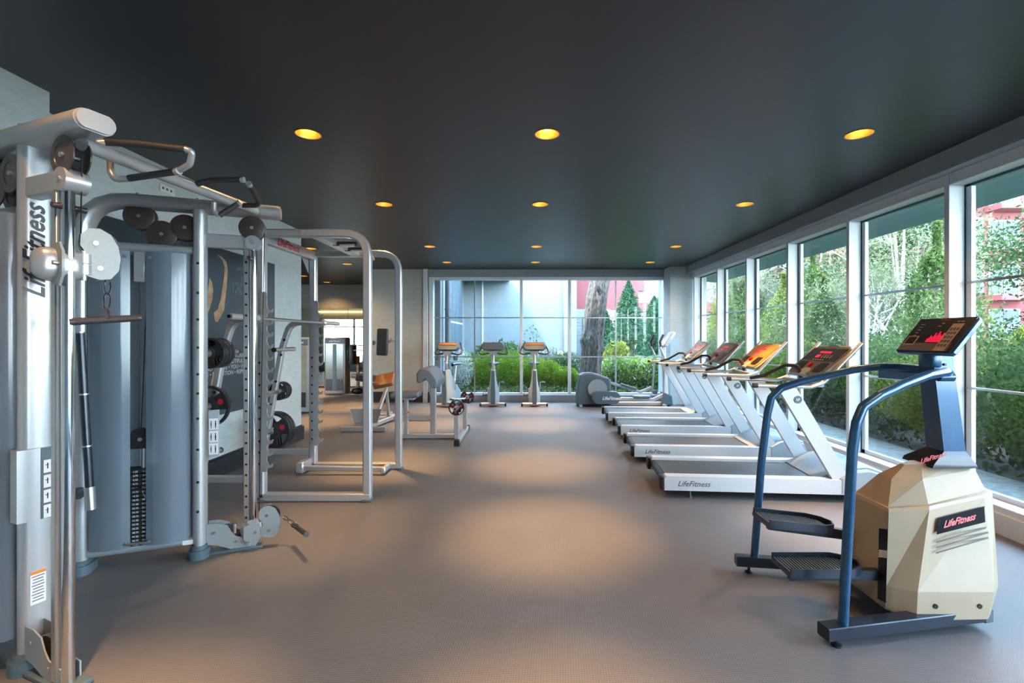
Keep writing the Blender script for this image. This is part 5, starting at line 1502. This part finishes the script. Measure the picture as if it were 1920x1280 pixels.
# white service block with grille vents and the pink block over it
t = thing('pink_block', 'pink-red block over a white base, right behind the big tree trunk', 'building', (3.5, 22, 0))
mb = MB(); mb.bb(1.9, 4.6, 20, 20.4, 2.66, 6.5); mb.build('pink_wall', M_pink, t)
mb = MB(); mb.bb(1.62, 3.4, 19.9, 20.3, 0, 2.66); mb.bb(1.5, 1.9, 19.0, 20.2, 0, 6.5); mb.each('white_wall', M_bwhite, t)
for k in range(2):
    x0 = (1080 + k * 13 - 990) * 19.85 / F
    mb = MB(); mb.bb(x0, x0 + .22, 19.83, 19.9, .5, 2.35); g_ = mb.build('grille_panel', M_pipe, t)
    mb = MB()
    for j in range(14): mb.bb(x0, x0 + .22, 19.81, 19.83, .56 + j * .13, .585 + j * .13)
    mb.build('slats', M_bwhite, g_)
t = thing('pale_pink_house', 'pale pink house with red stripes behind the conifer, right side of the back window', 'building', (7, 30, 0))
mb = MB(); mb.bb(5.45, 13.2, 30, 31.6, 0, 9.5); mb.build('wall', M_palepink, t)
mb = MB(); mb.bb(5.45, 13.2, 29.9, 30, 3.1, 3.65); mb.bb(6.85, 7.2, 29.9, 30, 4.4, 9); mb.bb(5.45, 13.2, 29.9, 30, .2, 1.6); mb.each('red_band', M_pink, t)
# red apartment block with balconies beyond the garden on the right
t = thing('apartment_building', 'red apartment block with white balcony railings seen high through the right windows', 'building', (28, 32, 0))
mb = MB(); mb.bb(13.4, 48, 32.05, 36, 0, 12.6); mb.build('facade', M_pink, t)
mb = MB(); mb.prism([(12, 12.6), (49, 12.6), (49, 13.0), (12, 13.0)], (0, 36.5, 0), (1, 0, 0), (0, 0, 1), 5.2); mb.build('roof_edge', mat('orange_roof', (.62, .20, .08), .8, nz=.1), t)
for fl in range(4):
    z0 = 1.0 + fl * 2.95
    for bx_ in range(6):
        x0 = 13.6 + bx_ * 5.55 + .3
        mb = MB(); mb.bb(x0 + .1, x0 + 2.2, 31.93, 32.0, z0 + .25, z0 + 2.4); wd = mb.build('balcony_door', M_btrim, t)
        mb = MB(); mb.bb(x0 + .25, x0 + .95, 31.9, 31.93, z0 + .5, z0 + 2.3); mb.bb(x0 + 1.05, x0 + 2.05, 31.9, 31.93, z0 + .5, z0 + 2.3); mb.each('pane', M_bglass, wd)
        mb = MB(); mb.bb(x0 - .15, x0 + 2.35, 30.8, 32.0, z0 - .05, z0 + .30); sl = mb.build('balcony_slab', M_pink, t)
        mb = MB(); mb.bb(x0 - .12, x0 + 2.32, 30.82, 30.87, z0 + 1.22, z0 + 1.30)
        for k in range(17): mb.bb(x0 - .12 + k * .15, x0 - .09 + k * .15, 30.83, 30.86, z0 + .3, z0 + 1.24)
        mb.build('railing', M_btrim, sl)
        mb = MB(); mb.bb(x0 + 2.9, x0 + 5.0, 31.6, 32.0, z0 + .45, z0 + 2.5, .02); bw = mb.build('bay_window', M_btrim, t)
        mb = MB(); mb.bb(x0 + 3.05, x0 + 3.65, 31.57, 31.6, z0 + .6, z0 + 2.35); mb.bb(x0 + 3.75, x0 + 4.85, 31.57, 31.6, z0 + .6, z0 + 2.35); mb.each('pane', M_bglass, bw)

# ------------------------------------------------------------------ big trunk in front of the back window
t = thing('pine_tree', 'thick grey-brown leaning tree trunk with rough bark outside the back window', 'tree', (1.72, 12.6, .08))
TP = [(1.66, .05, .36), (1.64, .45, .29), (1.66, .9, .265), (1.69, 1.3, .285), (1.66, 1.42, .30), (1.73, 1.7, .262), (1.76, 2.1, .265), (1.80, 2.5, .27), (1.86, 2.85, .25), (1.92, 3.2, .245), (2.0, 3.9, .23), (2.05, 5.5, .2), (2.15, 8, .15)]
rg = random.Random(5)
rings = []
zz = [.05 + i * .06 for i in range(130)]
def interp(z):
    for (a, b) in zip(TP[:-1], TP[1:]):
        if a[1] <= z <= b[1]:
            f_ = (z - a[1]) / (b[1] - a[1]); return a[0] + (b[0] - a[0]) * f_, a[2] + (b[2] - a[2]) * f_
    return TP[-1][0], TP[-1][2]
NR = 64
ph = [rg.uniform(0, 6.28) for _ in range(8)]
for z in zz:
    x, r = interp(z); ring = []
    for k in range(NR):
        g = 2 * PI * k / NR
        q_ = 1 + .05 * math.sin(9 * g + ph[0] + z * 1.5) + .035 * math.sin(17 * g + ph[1] - z * 2.3) + .03 * math.sin(5 * g + ph[2] + z * 3) + rg.uniform(-.02, .02)
        ring.append(Vector((x + r * q_ * math.cos(g), 12.6 + r * q_ * math.sin(g), z)))
    rings.append(ring)
mb = MB(); mb.loft(rings); mb.build('trunk', M_bark, t)
mb = MB(); q_ = at(1122, 541, 12.30); mb.ball(q_, .055, (1, .5, 1.7)); mb.build('knot', mat('dark_bark_knot', (.05, .035, .03), .9, nz=.3), t)

# ------------------------------------------------------------------ planting beyond the back window
def feathery(label, x, y, w_, h, seed, mats, size=.07, n=3600, grp='feathery green plants in the bed along the back window', asp=4.0, frac=None, cat='shrub', name='feathery_shrub'):
    pts = blob(n, w_, w_ * .8, h * .55, h * .5, seed, .2, .2)
    return shrub(name, label, cat, 'foliage', 'stems', pts, size, seed, mats, (x, y, .08), grp, 10, 1, asp, 1.2, frac)
bedA = [(-1.62, 13.2, .42, .95, 'leftmost feathery lime-green plant next to the whitish shrub'),
        (-1.05, 13.4, .50, 1.05, 'second feathery lime plant from the left, seen left of the middle bike'),
        (-.45, 13.2, .50, 1.02, 'feathery lime plant directly behind the middle bike, right of its column'),
        (.12, 13.3, .45, .85, 'feathery lime plant behind the rightmost bike'),
        (.62, 13.3, .45, .80, 'feathery lime plant just right of the rightmost bike'),
        (1.12, 13.1, .35, .62, 'low feathery lime plant at the foot of the big trunk')]
for i, (x, y, w_, h, lab) in enumerate(bedA): feathery(lab, x, y, w_, h, 10 + i, [L_lime])
feathery('dark broad-leaved shrub rising behind the middle bike against the pale wall', -.85, 14.6, .95, 1.25, 31, [L_mid], .12, 3000, 'darker shrubs at the back of the bed', 2, name='broadleaf_shrub')
feathery('dark green tufted shrub behind the rightmost bike and left of the trunk', .75, 15.0, .75, .98, 32, [L_dark], .10, 3000, 'darker shrubs at the back of the bed', 5, name='broadleaf_shrub')
feathery('dark green tufted shrub right beside the trunk, in front of the white base', 1.15, 14.6, .55, .98, 33, [L_dark], .10, 2400, 'darker shrubs at the back of the bed', 5, name='broadleaf_shrub')
feathery('sparse thin climbing plant against the pale wall above the lime plants', .1, 15.6, .4, 1.75, 34, [L_mid], .09, 260, 'darker shrubs at the back of the bed', 2, name='thin_plant')
feathery('whitish silver shrub at the left end of the bed behind the cup-holder bike', -1.85, 12.9, .42, 1.05, 35, [L_whitel], .05, 5000, None, 3, name='silver_shrub')
for i, (x, y, w_, h, lab) in enumerate([(2.45, 13.3, .5, .85, 'white-flowering shrub right of the trunk, left one of the group'), (3.0, 13.4, .55, .95, 'white-flowering shrub, middle one of the group right of the trunk'), (3.55, 13.2, .5, .95, 'white-flowering shrub nearest the right edge of the back window')]):
    feathery(lab, x, y, w_, h, 50 + i, [L_lime, L_white], .075, 4200, 'white flowering shrubs right of the trunk', 1.8, .22, name='flowering_shrub')
feathery('yellow-green bush above the white flowers, right of the trunk', 2.75, 14.8, .5, 1.25, 55, [L_yel], .12, 1500, None, 1.8, name='golden_bush')
def conifer(label, x, y, h, w_, seed, m_=None, n=15000, grp='conifers behind the back window'):
    rg_ = np.random.default_rng(seed); z = rg_.random(n) ** 1.35; 
    lay = np.floor(z * 16) / 16; f_ = (1 - z) ** .8 * (1 - .35 * ((z - lay) * 16))
    g = rg_.random(n) * 2 * PI; r = w_ * f_ * (rg_.random(n) ** .45)
    r = r * (1 + .42 * np.sin(g * 7 + lay * 40) * np.sin(g * 3 + lay * 23))
    pts = np.stack([r * np.cos(g), r * np.sin(g), h * z * .97 + .12 - r * .12], 1); pts = pts[pts[:, 2] > .02]
    return shrub('conifer', label, 'tree', 'foliage', 'trunk', pts, .10, seed, [m_ or L_conif], (x, y, .08), grp, 1, 4, 3.0, .6)
conifer('tall pointed blue-green conifer right of the trunk', 3.35, 16.0, 3.3, 1.15, 61)
conifer('second blue-green conifer, right of the tallest one, cut by the window edge', 4.55, 16.4, 2.9, 1.05, 62)
conifer('shorter blue-green conifer just right of the trunk, behind the flowers', 2.75, 17.2, 2.4, 1.0, 63)
conifer('dark conifer farther back between the two pointed ones', 5.0, 19.0, 3.0, 1.5, 64)

# ------------------------------------------------------------------ garden to the right: prototypes, then copies
protos = {}
def proto_(key, fn):
    protos[key] = fn
def bushp(seed, rx, rz_, size, mats, n=4200, asp=1.9, up=.2, frac=None, lump=.35):
    return blob(n, rx, rx, rz_, rz_ * .95, seed, lump, .5)
specs = {
 'dark': ('broadleaf_bush', 'shrub', bushp(71, .95, .85, .09, None, 7000), .085, [L_dark], 1.9, .2, None),
 'mid': ('leafy_bush', 'shrub', bushp(72, .90, .80, .08, None, 7500), .075, [L_mid], 2.2, .4, None),
 'yel': ('golden_bush', 'shrub', bushp(73, .80, .75, .08, None, 7000), .075, [L_yel], 2.4, .6, None),
 'olive': ('olive_tree', 'tree', None, .10, [L_olive], 3.0, -.2, None),
 'thuja': ('thuja', 'tree', None, .08, [L_yel], 2.6, 1.0, None),
 'green': ('green_thuja', 'tree', None, .08, [L_mid], 2.6, 1.0, None),
 'tall': ('leafy_tree', 'tree', None, .12, [L_dark], 2.0, .0, None),
}
def thuja_pts(seed, n=9000):
    rg_ = np.random.default_rng(seed); z = rg_.random(n); g = rg_.random(n) * 2 * PI
    prof_ = np.sin(np.clip(z * 1.02 + .12, 0, 1) ** .75 * PI) ** .7 * .85 + .05
    spk = 1 + .35 * np.sin(g * 5 + z * 9) * np.sin(z * 17 + g * 2)
    r = prof_ * .75 * spk * (.55 + .45 * rg_.random(n))
    return np.stack([r * np.cos(g), r * np.sin(g), z * 3.0 + .05], 1)
def treep(seed, n, z0, z1, rad, nb=14, spread=.5):
    "clusters of leaves at branch ends; returns points and branch list"
    rg_ = random.Random(seed); C_ = []; B_ = []
    for k in range(nb):
        g = rg_.uniform(0, 2 * PI); z = rg_.uniform(z0, z1); r = rad * rg_.uniform(.2, 1.0) * (1 - .5 * abs((z - z0) / (z1 - z0) - .4))
        e = Vector((r * math.cos(g), r * math.sin(g), z)); m_ = Vector((e.x * .45, e.y * .45, z - r * .35 - .2))
        B_.append([Vector((0, 0, max(.3, z0 * .55))), m_, e]); C_.append(e)
        for j in range(3):
            e2 = e + Vector((rg_.gauss(0, spread), rg_.gauss(0, spread), rg_.gauss(.1, spread * .7))); B_.append([m_, (m_ + e2) / 2 + Vector((0, 0, .1)), e2]); C_.append(e2)
    nr = np.random.default_rng(seed); idx = nr.integers(0, len(C_), n); A_ = np.array([tuple(c) for c in C_])
    return A_[idx] + nr.normal(size=(n, 3)) * np.array([spread * .55, spread * .55, spread * .5]), B_
def make_tree(name, cat, mats, size, asp, up, seed, n, z0, z1, rad, nb, spread, twig, trad, label, loc, group):
    pts, br = treep(seed, n, z0, z1, rad, nb, spread)
    t = thing(name, label, cat, loc, 0, group)
    me = leaf_mesh('foliage', pts, size, seed, mats, asp, up); o = bpy.data.objects.new('foliage', me); COL.objects.link(o); o.parent = t
    mb = MB(); mb.tube([(0, 0, 0), (.05, .03, z0 * .6), (0, 0, z1 * .8)], trad, 8, scales=[1, .8, .25]); b_ = mb.build('trunk', twig); b_.parent = t
    mb = MB()
    for q_ in br: mb.tube(q_, trad * .32, 4, scales=[1, .6, .2])
    b_ = mb.build('branches', twig); b_.parent = t
    return t
src = {}
GRP = {'dark': 'dark broad-leaved bushes in the garden outside the right windows', 'mid': 'mid-green bushes in the garden outside the right windows', 'yel': 'golden-green bushes in the garden outside the right windows',
       'thuja': 'golden upright shrubs outside the right windows', 'green': 'green upright shrubs outside the right windows', 'olive': 'twiggy olive-grey trees beyond the garden bushes', 'tall': 'dark leafy trees beyond the garden bushes'}
ADJ = {'dark': 'dark broad-leaved bush', 'mid': 'mid-green small-leaved bush', 'yel': 'golden-green bush', 'thuja': 'golden upright feathery shrub', 'green': 'green upright feathery shrub', 'olive': 'twiggy olive-grey tree', 'tall': 'dark leafy tree'}
def place(kind, X, Y, sc, where, rz=None):
    lab = ADJ[kind] + ' ' + where
    rz = random.Random(X * 31 + Y).uniform(0, 6) if rz is None else rz
    if kind not in src:
        nm, cat, pts, size, mats, asp, up, fr_ = specs[kind]
        if kind == 'olive':
            t = make_tree('twiggy_tree', 'tree', mats, size, asp, up, 81, 9000, 1.6, 4.6, 1.9, 16, .42, M_twig, .08, lab, (X, Y, .08), GRP[kind])
        elif kind == 'tall':
            t = make_tree('leafy_tree', 'tree', mats, size, asp, up, 82, 13000, 1.6, 5.2, 2.0, 18, .55, M_bark, .10, lab, (X, Y, .08), GRP[kind])
        else:
            if pts is None: pts = thuja_pts(83 if kind == 'thuja' else 84)
            t = shrub('upright_shrub' if kind in ('thuja', 'green') else nm, lab, cat if kind not in ('thuja', 'green') else 'shrub', 'foliage', 'stems', pts, size, 7, mats, (X, Y, .08), GRP[kind], 8, 1.2, asp, up, fr_)
        t.scale = (sc, sc, sc); t.rotation_euler = (0, 0, rz); src[kind] = t
        return t
    c = copy_tree(src[kind], (X, Y, .08), rz, lab, (sc, sc, sc))
    return c
bays = ['the nearest window bay', 'the stepper console bay', 'the third window bay', 'the fourth window bay', 'the fifth window bay', 'the farthest window bay']
cut = [4.13, 5.41, 6.67, 7.93, 9.15, 10.42]
def bay_of(X, Y):
    y = 3.755 * Y / X
    k = 0
    while k < 5 and y > cut[k]: k += 1
    return k
rowsdef = [
 # kind, distance row X, list of (Y, scale)
 ('front', 5.3, ['yel', 'dark', 'mid', 'yel', 'mid', 'dark', 'yel', 'mid', 'yel', 'dark', 'mid', 'yel', 'mid'], [2.2, 3.6, 4.9, 6.1, 7.3, 8.5, 9.7, 10.9, 12.1, 13.3, 14.5], .85, 'in the front row, '),
 ('second', 6.7, ['dark', 'thuja', 'dark', 'green', 'dark', 'green', 'thuja', 'dark', 'green', 'mid'], [3.0, 4.6, 6.2, 7.8, 9.3, 10.8, 12.3, 13.9, 15.6, 17.2], 1.0, 'in the middle row, '),
 ('third', 8.6, ['green', 'dark', 'thuja', 'green', 'dark', 'green', 'dark', 'green', 'thuja'], [4.2, 6.3, 8.4, 10.4, 12.4, 14.4, 16.6, 18.8, 21], 1.35, 'in the back row, '),
]
cnt = {}
posw = ['', ', next one on', ', third one on', ', fourth one on']
for nm, X, kinds, ys, sc, wh in rowsdef:
    for i, y in enumerate(ys):
        k = kinds[i % len(kinds)]; rr = random.Random(i * 7 + X)
        b_ = bay_of(X, y); key = (nm, k, b_); cnt[key] = cnt.get(key, 0) + 1
        place(k, X + rr.uniform(-.2, .2), y, (.62 if (X > 8 and y < 12.9) else sc) * rr.uniform(.9, 1.12), wh + bays[b_] + posw[cnt[key] - 1])
place('olive', 7.5, 10.6, .88, 'with bare pale branches, filling the stepper console bay')
place('olive', 10.5, 13.4, 1.2, 'filling the top of the third bay from the camera')
place('olive', 11.0, 18.0, 1.3, 'filling the top of the fourth bay from the camera')
place('olive', 9.5, 20.0, 1.2, 'high behind the fifth bay from the camera')
place('tall', 11.3, 9.2, .80, 'in front of the red building at the right edge')
place('tall', 12.5, 16.0, 1.1, 'behind the pale branches between the second and third bays')
place('tall', 12.0, 24.0, 1.25, 'far off behind the farthest bays')
# ivy-like ground cover by the glass
rgn = np.random.default_rng(9)
gp = np.stack([rgn.uniform(4.8, 8.5, 9000), rgn.uniform(1.5, 20, 9000), rgn.uniform(.08, .30, 9000)], 1)
me = leaf_mesh('ground_cover', gp, .10, 12, [L_dark], 2.0, .3); o = bpy.data.objects.new('ground_cover', me); COL.objects.link(o)
tag(o, 'low leafy ground cover under the garden bushes outside the right windows', 'ground cover', kind='stuff')
gp = np.stack([rgn.uniform(-1.95, 3.9, 4000), rgn.uniform(11.7, 15.9, 4000), rgn.uniform(.08, .22, 4000)], 1)
me = leaf_mesh('ground_cover', gp, .09, 13, [L_mid], 2.0, .3); o = bpy.data.objects.new('ground_cover', me); COL.objects.link(o)
tag(o, 'low leafy ground cover in the bed outside the back window', 'ground cover', kind='stuff')
